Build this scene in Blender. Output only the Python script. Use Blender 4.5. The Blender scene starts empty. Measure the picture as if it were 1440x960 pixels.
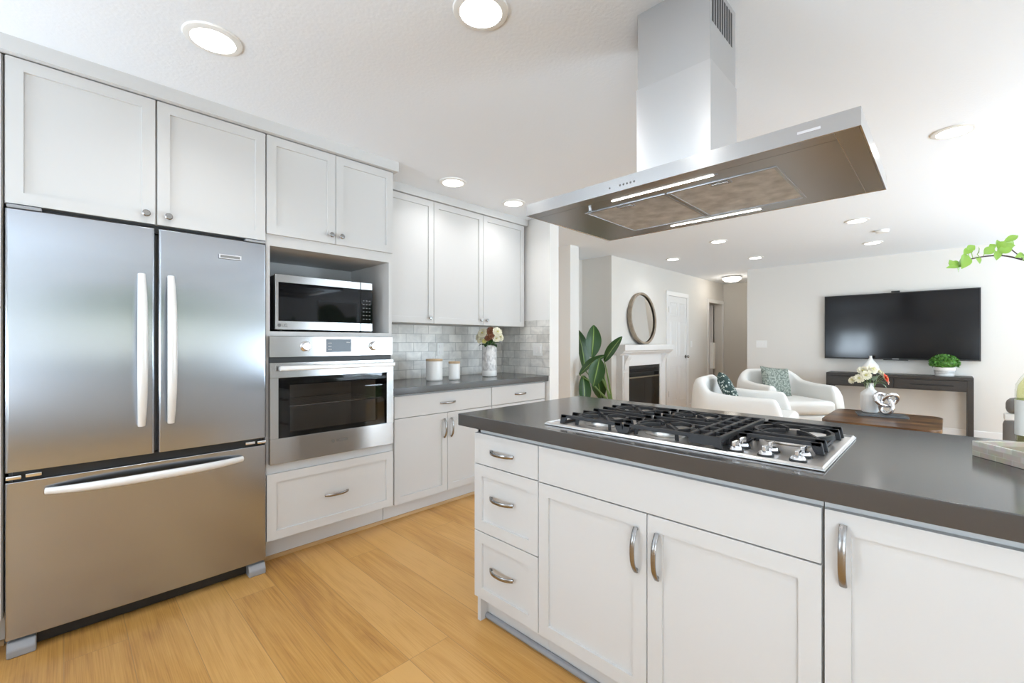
import bpy, bmesh, math, random
from mathutils import Vector, Matrix
random.seed(7)
PI = math.pi
sc = bpy.context.scene
C = bpy.context.collection

# ------------------------------------------------------------------ camera, light, exposure
FPX, THETA, EYE = 620.5, math.radians(44.56), 1.243
cam_d = bpy.data.cameras.new('camera')
cam_d.sensor_width = 36.0
cam_d.lens = FPX / 1440 * 36
cam_d.shift_y = 1.2 / 1440
cam_d.clip_start = 0.05
cam = bpy.data.objects.new('camera', cam_d)
C.objects.link(cam)
cam.location = (0, 0, EYE)
cam.rotation_euler = (PI / 2, 0, THETA - PI / 2)
sc.camera = cam

sc.view_settings.view_transform = 'Standard'
sc.view_settings.look = 'None'
sc.view_settings.gamma = 1
sc.view_settings.use_curve_mapping = False
sc.view_settings.exposure = 1.66
try:
    sc.cycles.use_denoising = True
    sc.cycles.max_bounces = 10
    sc.cycles.transparent_max_bounces = 24
    sc.cycles.diffuse_bounces = 6
    sc.cycles.sample_clamp_indirect = 4
    sc.cycles.caustics_reflective = False
    sc.cycles.caustics_refractive = False
except Exception:
    pass

SKY = 0.5          # strength of the sky outside
DAY = 1.0          # multiplier of daylight through the windows
CAN = 0.6          # watts of each ceiling downlight
CAN_GLOW = 3.5     # brightness of the downlight lenses

w = bpy.data.worlds.new('sky')
sc.world = w
w.use_nodes = True
nt = w.node_tree
nt.nodes.clear()
tc = nt.nodes.new('ShaderNodeTexCoord')
sp = nt.nodes.new('ShaderNodeSeparateXYZ')
mr = nt.nodes.new('ShaderNodeMapRange')
mr.inputs['From Min'].default_value = -0.2
mr.inputs['From Max'].default_value = 0.6
cr = nt.nodes.new('ShaderNodeValToRGB')
cr.color_ramp.elements[0].color = (0.95, 0.95, 0.93, 1)
cr.color_ramp.elements[1].color = (0.82, 0.88, 0.93, 1)
bg = nt.nodes.new('ShaderNodeBackground')
bg.inputs['Strength'].default_value = SKY
ow = nt.nodes.new('ShaderNodeOutputWorld')
nt.links.new(tc.outputs['Generated'], sp.inputs[0])
nt.links.new(sp.outputs['Z'], mr.inputs['Value'])
nt.links.new(mr.outputs[0], cr.inputs[0])
nt.links.new(cr.outputs[0], bg.inputs['Color'])
nt.links.new(bg.outputs[0], ow.inputs['Surface'])


def area_light(name, loc, rot, sx, sy, power, col=(1, 1, 1)):
    d = bpy.data.lights.new(name, 'AREA')
    d.shape = 'RECTANGLE'
    d.size, d.size_y, d.energy, d.color = sx, sy, power, col
    o = bpy.data.objects.new(name, d)
    C.objects.link(o)
    o.location, o.rotation_euler = loc, rot
    return o


# area lamps added as daylight at the windows of the unseen walls (placed just outside each pane)
DAYC = (0.72, 0.86, 1.0)
UP = math.radians(62)      # upward tilt of the window lamps, set to brighten the ceiling
area_light('window_fill', (0.95, -3.34, 1.35), (PI / 2 + UP, 0, 0), 2.9, 1.3, 5 * DAY, (1.0, 0.98, 0.92))
area_light('window_fill', (4.3, -3.36, 0.9), (PI / 2 + UP, 0, 0), 1.8, 2.0, 84 * DAY, DAYC)
area_light('window_fill', (6.8, -3.36, 0.9), (PI / 2 + UP, 0, 0), 2.5, 2.0, 44 * DAY, DAYC)  # fill lamp at the added living-side window
area_light('window_fill', (-2.36, 2.17, 1.2), (PI / 2 + UP, 0, -PI / 2), 0.85, 1.45, 30 * DAY, DAYC)
area_light('window_fill', (-2.36, -1.9, 1.0), (PI / 2 + UP, 0, -PI / 2), 2.1, 1.8, 60 * DAY, DAYC)  # fill lamp at the added window in the rear wall


# ------------------------------------------------------------------ materials
def mat(name, col, rough=0.5, metal=0.0, **kw):
    m = bpy.data.materials.new(name)
    m.use_nodes = True
    b = m.node_tree.nodes['Principled BSDF']
    b.inputs['Base Color'].default_value = (*col, 1)
    b.inputs['Roughness'].default_value = rough
    b.inputs['Metallic'].default_value = metal
    for k, v in kw.items():
        b.inputs[k].default_value = v
    return m


def nodes(m):
    n = m.node_tree
    return n, n.nodes['Principled BSDF']


def tex_vec(n, swap=None, scale=(1, 1, 1)):
    """object coordinates, axes reordered, scaled"""
    t = n.nodes.new('ShaderNodeTexCoord')
    s = n.nodes.new('ShaderNodeSeparateXYZ')
    c = n.nodes.new('ShaderNodeCombineXYZ')
    n.links.new(t.outputs['Object'], s.inputs[0])
    for i, a in enumerate(swap or 'XYZ'):
        n.links.new(s.outputs[a], c.inputs[i])
    mp = n.nodes.new('ShaderNodeMapping')
    mp.inputs['Scale'].default_value = scale
    n.links.new(c.outputs[0], mp.inputs[0])
    return mp.outputs[0]


def noise_bump(m, scale=60, strength=0.1, dist=0.002, vec=(1, 1, 1), detail=3):
    n, b = nodes(m)
    v = tex_vec(n, None, vec)
    t = n.nodes.new('ShaderNodeTexNoise')
    t.inputs['Scale'].default_value = scale
    t.inputs['Detail'].default_value = detail
    bp = n.nodes.new('ShaderNodeBump')
    bp.inputs['Strength'].default_value = strength
    bp.inputs['Distance'].default_value = dist
    n.links.new(v, t.inputs['Vector'])
    n.links.new(t.outputs['Fac'], bp.inputs['Height'])
    n.links.new(bp.outputs[0], b.inputs['Normal'])
    return m


def noise_color(m, stops, scale=5, vec=(1, 1, 1), detail=4, dist=0.0, swap=None):
    n, b = nodes(m)
    v = tex_vec(n, swap, vec)
    t = n.nodes.new('ShaderNodeTexNoise')
    t.inputs['Scale'].default_value = scale
    t.inputs['Detail'].default_value = detail
    t.inputs['Distortion'].default_value = dist
    r = n.nodes.new('ShaderNodeValToRGB')
    e = r.color_ramp.elements
    while len(e) < len(stops):
        e.new(0.5)
    for k, (p, c) in enumerate(stops):
        e[k].position, e[k].color = p, (*c, 1)
    n.links.new(v, t.inputs['Vector'])
    n.links.new(t.outputs['Fac'], r.inputs[0])
    n.links.new(r.outputs[0], b.inputs['Base Color'])
    return m


def steel(name, col, rough, axis, strength=0.02, rot=0.0):
    """brushed steel: fine streaks along one axis"""
    m = mat(name, col, rough, 1.0)
    n, b = nodes(m)
    sc_ = [220, 220, 220]
    sc_['XYZ'.index(axis)] = 2.0
    v = tex_vec(n, None, sc_)
    t = n.nodes.new('ShaderNodeTexNoise')
    t.inputs['Scale'].default_value = 1.0
    t.inputs['Detail'].default_value = 2
    n.links.new(v, t.inputs['Vector'])
    r = n.nodes.new('ShaderNodeMapRange')
    r.inputs['To Min'].default_value = rough - 0.012
    r.inputs['To Max'].default_value = rough + 0.012
    n.links.new(t.outputs['Fac'], r.inputs['Value'])
    n.links.new(r.outputs[0], b.inputs['Roughness'])
    b.inputs['Anisotropic'].default_value = 0.8
    tg = n.nodes.new('ShaderNodeTangent'); tg.direction_type = 'RADIAL'; tg.axis = 'Z'
    n.links.new(tg.outputs[0], b.inputs['Tangent'])
    b.inputs['Anisotropic Rotation'].default_value = rot
    return m


def brick_mat(name, swap, c1, c2, cm, bw, bh, mortar, rough, offset=0.5, freq=2):
    m = mat(name, c1, rough)
    n, b = nodes(m)
    v = tex_vec(n, swap)
    t = n.nodes.new('ShaderNodeTexBrick')
    t.offset, t.offset_frequency = offset, freq
    t.inputs['Scale'].default_value = 1
    t.inputs['Brick Width'].default_value = bw
    t.inputs['Row Height'].default_value = bh
    t.inputs['Mortar Size'].default_value = mortar
    t.inputs['Mortar Smooth'].default_value = 0.1
    t.inputs['Color1'].default_value = (*c1, 1)
    t.inputs['Color2'].default_value = (*c2, 1)
    t.inputs['Mortar'].default_value = (*cm, 1)
    n.links.new(v, t.inputs['Vector'])
    return m, n, b, v, t


M = {}
M['cab'] = mat('white_cabinet_paint', (0.60, 0.596, 0.588), 0.5, 0, **{'Specular IOR Level': 0.35})
M['cab_in'] = mat('cabinet_interior_grey', (0.62, 0.64, 0.62), 0.5)
M['wall'] = noise_bump(mat('warm_grey_wall_paint', (0.725, 0.70, 0.66), 0.7), 90, 0.06)
M['wallw'] = noise_bump(mat('white_wall_paint', (0.80, 0.79, 0.77), 0.6), 90, 0.06)
M['ceil'] = noise_bump(mat('white_ceiling_texture', (0.82, 0.855, 0.90), 0.85), 70, 0.25, 0.004)
M['trim'] = mat('white_trim_paint', (0.82, 0.81, 0.80), 0.4)
M['steel_f'] = steel('brushed_steel_refrigerator', (0.425, 0.445, 0.48), 0.2, 'Z', 0.01, 0.0)
M['steel_h'] = steel('brushed_steel_sideways', (0.47, 0.465, 0.46), 0.22, 'X', 0.01, 0.25)
M['steel_v'] = steel('brushed_steel_upright', (0.55, 0.545, 0.54), 0.30, 'Z', 0.01, 0.25)
M['steel_t'] = steel('brushed_steel_upper', (0.50, 0.495, 0.49), 0.32, 'Z', 0.01, 0.25)
M['steel_u'] = mat('darkened_steel_underside', (0.33, 0.34, 0.355), 0.3, 1.0)  # steel darkened: the dim reflections under the hood are in the colour
M['steel_y'] = steel('brushed_steel_long', (0.74, 0.73, 0.72), 0.3, 'X')
M['handle_w'] = mat('satin_pale_metal', (0.80, 0.80, 0.79), 0.33, 0.15)
M['nickel'] = mat('brushed_nickel', (0.34, 0.33, 0.32), 0.27, 1.0)
M['chrome'] = mat('chrome', (0.8, 0.8, 0.82), 0.1, 1.0)
M['black'] = mat('black_plastic', (0.012, 0.012, 0.012), 0.4)
M['iron'] = noise_bump(mat('cast_iron', (0.022, 0.022, 0.024), 0.5), 300, 0.2, 0.001)
M['blackglass'] = mat('black_glass', (0.004, 0.004, 0.005), 0.04, 0, **{'Specular IOR Level': 0.22})
M['screen'] = mat('television_screen', (0.005, 0.005, 0.006), 0.10, 0, **{'Specular IOR Level': 0.35})
M['grey_pl'] = mat('grey_plastic', (0.30, 0.31, 0.33), 0.4)
M['white_pl'] = mat('white_plastic', (0.82, 0.82, 0.80), 0.35)
M['white_cer'] = mat('white_ceramic', (0.83, 0.82, 0.80), 0.3)
M['bamboo'] = noise_color(mat('bamboo_lid', (0.6, 0.42, 0.25), 0.5), [(0.3, (0.62, 0.45, 0.28)), (0.7, (0.50, 0.34, 0.2))], 30, (1, 12, 1))
M['shoe'] = noise_color(mat('oak_shoe_moulding', (0.5, 0.3, 0.12), 0.45), [(0.3, (0.52, 0.32, 0.13)), (0.7, (0.42, 0.24, 0.09))], 8, (1, 20, 20))
M['darkwood'] = noise_color(mat('dark_stained_wood', (0.04, 0.034, 0.03), 0.45), [(0.3, (0.022, 0.018, 0.015)), (0.7, (0.045, 0.037, 0.031))], 6, (20, 1, 20))
M['slate'] = mat('grey_slate', (0.10, 0.105, 0.11), 0.4)
M['fab_w'] = noise_bump(mat('white_boucle_fabric', (0.80, 0.79, 0.76), 0.85), 160, 0.15, 0.002)
M['fab_grey'] = noise_bump(mat('grey_upholstery', (0.19, 0.18, 0.17), 0.8), 160, 0.15, 0.002)
M['firebrick'] = mat('firebox_dark', (0.03, 0.028, 0.024), 0.8)
M['brass'] = mat('aged_brass', (0.40, 0.36, 0.28), 0.3, 1.0)
M['mirror'] = mat('mirror_silver', (0.9, 0.9, 0.89), 0.01, 1.0)
M['mframe'] = noise_color(mat('weathered_grey_wood', (0.3, 0.25, 0.19), 0.5), [(0.3, (0.36, 0.30, 0.23)), (0.7, (0.24, 0.19, 0.14))], 14, (1, 1, 1))
M['stem'] = mat('plant_stem', (0.16, 0.26, 0.08), 0.5)
M['twig'] = mat('brown_twig', (0.055, 0.035, 0.03), 0.6)
M['soil'] = noise_bump(mat('potting_soil', (0.05, 0.035, 0.025), 0.9), 80, 0.6, 0.01)
M['petal_w'] = mat('cream_petal', (0.82, 0.78, 0.62), 0.6)
M['petal_b'] = mat('rust_brown_petal', (0.22, 0.085, 0.04), 0.6)
M['petal_r'] = mat('coral_red_petal', (0.75, 0.11, 0.05), 0.5)
M['petal_p'] = mat('pale_pink_petal', (0.80, 0.50, 0.42), 0.55)
M['petal_y'] = mat('yellow_centre', (0.62, 0.58, 0.20), 0.6)
M['leaf_d'] = mat('dark_green_leaf', (0.03, 0.085, 0.02), 0.4)
M['leaf_s'] = mat('grey_green_leaf', (0.16, 0.22, 0.15), 0.5)
M['leaf_l'] = mat('lime_green_leaf', (0.30, 0.52, 0.08), 0.5, 0, **{'Subsurface Weight': 0.0})
M['box_leaf'] = noise_color(mat('boxwood_green', (0.07, 0.2, 0.03), 0.5), [(0.35, (0.04, 0.14, 0.015)), (0.65, (0.13, 0.33, 0.05))], 40)
M['hall_wall'] = noise_bump(mat('hallway_beige_paint', (0.66, 0.635, 0.59), 0.7), 90, 0.06)

# tall plant leaf: green with a pale midrib and ribbing across (leaf built with local u in vertex colour free way: uses UV)
m = mat('bird_of_paradise_leaf', (0.04, 0.13, 0.025), 0.32)
n, b = nodes(m)
uv = n.nodes.new('ShaderNodeUVMap')
s = n.nodes.new('ShaderNodeSeparateXYZ')
n.links.new(uv.outputs[0], s.inputs[0])
mm = n.nodes.new('ShaderNodeMath'); mm.operation = 'SUBTRACT'; mm.inputs[1].default_value = 0.5
ab = n.nodes.new('ShaderNodeMath'); ab.operation = 'ABSOLUTE'
n.links.new(s.outputs['X'], mm.inputs[0]); n.links.new(mm.outputs[0], ab.inputs[0])
r = n.nodes.new('ShaderNodeValToRGB')
r.color_ramp.elements[0].color = (0.28, 0.42, 0.10, 1); r.color_ramp.elements[0].position = 0.0
r.color_ramp.elements[1].color = (0.02, 0.075, 0.009, 1); r.color_ramp.elements[1].position = 0.05
n.links.new(ab.outputs[0], r.inputs[0]); n.links.new(r.outputs[0], b.inputs['Base Color'])
wv = n.nodes.new('ShaderNodeTexWave'); wv.wave_type = 'BANDS'; wv.bands_direction = 'Y'
wv.inputs['Scale'].default_value = 14; wv.inputs['Distortion'].default_value = 0.6
n.links.new(uv.outputs[0], wv.inputs['Vector'])
bp = n.nodes.new('ShaderNodeBump'); bp.inputs['Strength'].default_value = 0.12; bp.inputs['Distance'].default_value = 0.004
n.links.new(wv.outputs['Fac'], bp.inputs['Height']); n.links.new(bp.outputs[0], b.inputs['Normal'])
M['bop'] = m

# quartz worktop
m = mat('grey_quartz', (0.088, 0.082, 0.078), 0.15, 0, **{'Specular IOR Level': 0.75})
noise_color(m, [(0.3, (0.052, 0.049, 0.047)), (0.7, (0.058, 0.054, 0.052))], 3, (1, 1, 1), 2)
M['quartz'] = m

# oak plank floor, planks run along y
m, n, b, v, t = brick_mat('oak_plank_floor', 'YXZ', (0.30, 0.30, 0.30), (0.72, 0.72, 0.72), (0.0, 0.0, 0.0), 1.5, 0.19, 0.0009, 0.38, 0.37, 3)
sep = n.nodes.new('ShaderNodeSeparateXYZ'); n.links.new(v, sep.inputs[0])
addv = n.nodes.new('ShaderNodeCombineXYZ')
ml = n.nodes.new('ShaderNodeMath'); ml.operation = 'MULTIPLY'; ml.inputs[1].default_value = 17.0
bwn = n.nodes.new('ShaderNodeRGBToBW'); n.links.new(t.outputs['Color'], bwn.inputs[0])
n.links.new(bwn.outputs[0], ml.inputs[0])
n.links.new(ml.outputs[0], addv.inputs[2])
va = n.nodes.new('ShaderNodeVectorMath'); va.operation = 'ADD'
mp = n.nodes.new('ShaderNodeMapping'); mp.inputs['Scale'].default_value = (1.1, 8.0, 1)
n.links.new(v, mp.inputs[0]); n.links.new(mp.outputs[0], va.inputs[0]); n.links.new(addv.outputs[0], va.inputs[1])
g1 = n.nodes.new('ShaderNodeTexNoise'); g1.inputs['Scale'].default_value = 1.4; g1.inputs['Detail'].default_value = 6; g1.inputs['Distortion'].default_value = 1.6
n.links.new(va.outputs[0], g1.inputs['Vector'])
g2 = n.nodes.new('ShaderNodeTexNoise'); g2.inputs['Scale'].default_value = 9; g2.inputs['Detail'].default_value = 4
mp2 = n.nodes.new('ShaderNodeMapping'); mp2.inputs['Scale'].default_value = (0.35, 3.2, 1)
n.links.new(va.outputs[0], mp2.inputs[0]); n.links.new(mp2.outputs[0], g2.inputs['Vector'])
mx = n.nodes.new('ShaderNodeMath'); mx.operation = 'MULTIPLY_ADD'; mx.inputs[1].default_value = 0.42
n.links.new(g2.outputs['Fac'], mx.inputs[0])
g1s = n.nodes.new('ShaderNodeMath'); g1s.operation = 'MULTIPLY_ADD'; g1s.inputs[1].default_value = 0.50; 
pl = n.nodes.new('ShaderNodeMath'); pl.operation = 'MULTIPLY'; pl.inputs[1].default_value = 0.62
n.links.new(bwn.outputs[0], pl.inputs[0]); n.links.new(pl.outputs[0], g1s.inputs[2])
n.links.new(g1.outputs['Fac'], g1s.inputs[0]); n.links.new(g1s.outputs[0], mx.inputs[2])
r = n.nodes.new('ShaderNodeValToRGB')
e = r.color_ramp.elements
e[0].position, e[0].color = 0.50, (0.36, 0.158, 0.036, 1)
e[1].position, e[1].color = 0.89, (0.66, 0.37, 0.118, 1)
x = e.new(0.68); x.color = (0.55, 0.285, 0.073, 1)
n.links.new(mx.outputs[0], r.inputs[0])
mixm = n.nodes.new('ShaderNodeMix'); mixm.data_type = 'RGBA'
n.links.new(t.outputs['Fac'], mixm.inputs['Factor'])
n.links.new(r.outputs[0], mixm.inputs[6]); mixm.inputs[7].default_value = (0.33, 0.19, 0.075, 1)
n.links.new(mixm.outputs[2], b.inputs['Base Color'])
bp = n.nodes.new('ShaderNodeBump'); bp.inputs['Strength'].default_value = 0.12; bp.inputs['Distance'].default_value = 0.001
n.links.new(mx.outputs[0], bp.inputs['Height']); n.links.new(bp.outputs[0], b.inputs['Normal'])
M['floor'] = m


def tile(name, swap):
    m, n, b, v, t = brick_mat(name, swap, (0.62, 0.605, 0.575), (0.84, 0.82, 0.785), (0.44, 0.43, 0.41), 0.152, 0.0775, 0.0022, 0.25)
    nz = n.nodes.new('ShaderNodeTexNoise'); nz.inputs['Scale'].default_value = 9; nz.inputs['Detail'].default_value = 6; nz.inputs['Distortion'].default_value = 1.2
    n.links.new(v, nz.inputs['Vector'])
    rr = n.nodes.new('ShaderNodeValToRGB')
    rr.color_ramp.elements[0].position, rr.color_ramp.elements[0].color = 0.3, (0.84, 0.84, 0.84, 1)
    rr.color_ramp.elements[1].position, rr.color_ramp.elements[1].color = 0.62, (1.1, 1.1, 1.09, 1)
    n.links.new(nz.outputs['Fac'], rr.inputs[0])
    mx = n.nodes.new('ShaderNodeMix'); mx.data_type = 'RGBA'; mx.blend_type = 'MULTIPLY'; mx.inputs['Factor'].default_value = 1
    n.links.new(t.outputs['Color'], mx.inputs[6]); n.links.new(rr.outputs[0], mx.inputs[7])
    n.links.new(mx.outputs[2], b.inputs['Base Color'])
    inv = n.nodes.new('ShaderNodeMath'); inv.operation = 'SUBTRACT'; inv.inputs[0].default_value = 1
    n.links.new(t.outputs['Fac'], inv.inputs[1])
    bp = n.nodes.new('ShaderNodeBump'); bp.inputs['Strength'].default_value = 0.5; bp.inputs['Distance'].default_value = 0.002
    n.links.new(inv.outputs[0], bp.inputs['Height']); n.links.new(bp.outputs[0], b.inputs['Normal'])
    return m


M['tile_x'] = tile('marble_subway_tile', 'XZY')
M['tile_y'] = tile('marble_subway_tile_return', 'YZX')

# brown striped hardwood
m = mat('striped_hardwood', (0.2, 0.1, 0.04), 0.3)
noise_color(m, [(0.36, (0.035, 0.015, 0.006)), (0.5, (0.10, 0.043, 0.014)), (0.64, (0.24, 0.115, 0.035))], 1.6, (8, .7, 1), 5, 0.5)
M['hardwood'] = m

# pearl mosaic for the tray
m, n, b, v, t = brick_mat('pearl_mosaic', 'XZY', (0.56, 0.47, 0.37), (0.86, 0.82, 0.74), (0.70, 0.65, 0.56), 0.045, 0.0145, 0.0008, 0.2)
nz = n.nodes.new('ShaderNodeTexNoise'); nz.inputs['Scale'].default_value = 40; n.links.new(v, nz.inputs['Vector'])
mx = n.nodes.new('ShaderNodeMix'); mx.data_type = 'RGBA'; mx.blend_type = 'MULTIPLY'; mx.inputs['Factor'].default_value = 0.35
n.links.new(t.outputs['Color'], mx.inputs[6]); n.links.new(nz.outputs['Color'], mx.inputs[7]); n.links.new(mx.outputs[2], b.inputs['Base Color'])
M['pearl'] = m

# white vase with grey etched crazing
M['etched'] = noise_color(mat('etched_white_vase', (0.8, 0.8, 0.8), 0.35), [(0.36, (0.50, 0.49, 0.49)), (0.58, (0.82, 0.81, 0.80))], 55, (1, 1, 0.45), 8, 0.5)

# patterned cushions
m = mat('leaf_patterned_fabric', (0.2, 0.25, 0.22), 0.85)
n, b = nodes(m); v = tex_vec(n)
vo = n.nodes.new('ShaderNodeTexVoronoi'); vo.inputs['Scale'].default_value = 34; vo.inputs['Randomness'].default_value = 0.8
n.links.new(v, vo.inputs['Vector'])
r = n.nodes.new('ShaderNodeValToRGB'); r.color_ramp.elements[0].position = 0.30; r.color_ramp.elements[0].color = (0.55, 0.60, 0.55, 1)
r.color_ramp.elements[1].position = 0.40; r.color_ramp.elements[1].color = (0.035, 0.065, 0.06, 1)
n.links.new(vo.outputs['Distance'], r.inputs[0]); n.links.new(r.outputs[0], b.inputs['Base Color'])
M['pillow_dark'] = m
M['pillow_sage'] = noise_color(mat('sage_tweed', (0.3, 0.33, 0.29), 0.9), [(0.4, (0.14, 0.17, 0.15)), (0.6, (0.38, 0.42, 0.37))], 45, (1, 1, 1), 4)
M['pillow_side'] = mat('dark_green_fabric', (0.09, 0.125, 0.115), 0.85)

# aluminium mesh filter
m = mat('aluminium_mesh', (0.42, 0.41, 0.40), 0.38, 0.85)
noise_color(m, [(0.3, (0.42, 0.43, 0.44)), (0.7, (0.74, 0.75, 0.76))], 16, (1, 1, 1), 6)
noise_bump(m, 420, 0.7, 0.002)
M['mesh'] = m


def emis(name, col, strength):
    m = bpy.data.materials.new(name)
    m.use_nodes = True
    b = m.node_tree.nodes['Principled BSDF']
    b.inputs['Base Color'].default_value = (0.9, 0.9, 0.9, 1)
    b.inputs['Emission Color'].default_value = (*col, 1)
    b.inputs['Emission Strength'].default_value = strength
    return m


M['glow'] = emis('lit_diffuser', (1, 0.97, 0.93), CAN_GLOW)
M['strip'] = emis('lit_light_strip', (1, 0.97, 0.92), 3.0)
M['dome'] = emis('lit_dome_glass', (1, 0.95, 0.86), 1.6)
M['display'] = emis('lit_display', (0.35, 0.45, 0.6), 0.01)
M['display'].node_tree.nodes['Principled BSDF'].inputs['Base Color'].default_value = (0.01, 0.01, 0.014, 1)
M['display'].node_tree.nodes['Principled BSDF'].inputs['Roughness'].default_value = 0.06
M['display'].node_tree.nodes['Principled BSDF'].inputs['Specular IOR Level'].default_value = 0.2


def glassy(name, tint, alpha_mix, rough=0.02):
    """thin pane: mostly clear, some mirror"""
    m = bpy.data.materials.new(name)
    m.use_nodes = True
    n = m.node_tree
    n.nodes.clear()
    tr = n.nodes.new('ShaderNodeBsdfTransparent'); tr.inputs[0].default_value = (*tint, 1)
    gl = n.nodes.new('ShaderNodeBsdfGlossy'); gl.inputs['Roughness'].default_value = rough
    fr = n.nodes.new('ShaderNodeFresnel'); fr.inputs[0].default_value = 1.5
    ad = n.nodes.new('ShaderNodeMath'); ad.operation = 'MAXIMUM'; ad.inputs[1].default_value = alpha_mix
    mx = n.nodes.new('ShaderNodeMixShader'); o = n.nodes.new('ShaderNodeOutputMaterial')
    ge = n.nodes.new('ShaderNodeNewGeometry')
    fb = n.nodes.new('ShaderNodeMath'); fb.operation = 'SUBTRACT'; fb.inputs[0].default_value = 1
    n.links.new(ge.outputs['Backfacing'], fb.inputs[1])
    fm = n.nodes.new('ShaderNodeMath'); fm.operation = 'MULTIPLY'
    n.links.new(fr.outputs[0], ad.inputs[0])
    n.links.new(ad.outputs[0], fm.inputs[0]); n.links.new(fb.outputs[0], fm.inputs[1])
    n.links.new(fm.outputs[0], mx.inputs[0]); n.links.new(tr.outputs[0], mx.inputs[1]); n.links.new(gl.outputs[0], mx.inputs[2])
    n.links.new(mx.outputs[0], o.inputs[0])
    return m


M['pane'] = glassy('window_glass', (0.97, 0.98, 0.98), 0.04)
M['bottle'] = glassy('clear_bottle_glass', (0.95, 0.97, 0.93), 0.07)
M['wine'] = glassy('pale_wine', (0.90, 0.90, 0.66), 0.04)
M['smoked'] = glassy('smoked_fire_glass', (0.55, 0.52, 0.48), 0.10)
M['ovenglass'] = glassy('tinted_oven_glass', (0.72, 0.70, 0.68), 0.03)
M['oven_in'] = mat('oven_cavity_enamel', (0.48, 0.44, 0.40), 0.35)
M['lawn'] = mat('lawn', (0.16, 0.27, 0.08), 0.9)
M['hedge'] = noise_color(mat('hedge', (0.1, 0.2, 0.06), 0.8), [(0.3, (0.04, 0.10, 0.02)), (0.7, (0.25, 0.38, 0.14))], 3)
M['label'] = mat('cream_paper_label', (0.82, 0.81, 0.76), 0.6)
M['ink'] = mat('grey_print', (0.14, 0.14, 0.14), 0.6)
M['keymark'] = mat('dim_key_print', (0.16, 0.16, 0.16), 0.5)
M['lightmark'] = mat('pale_print', (0.6, 0.6, 0.6), 0.5)


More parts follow.
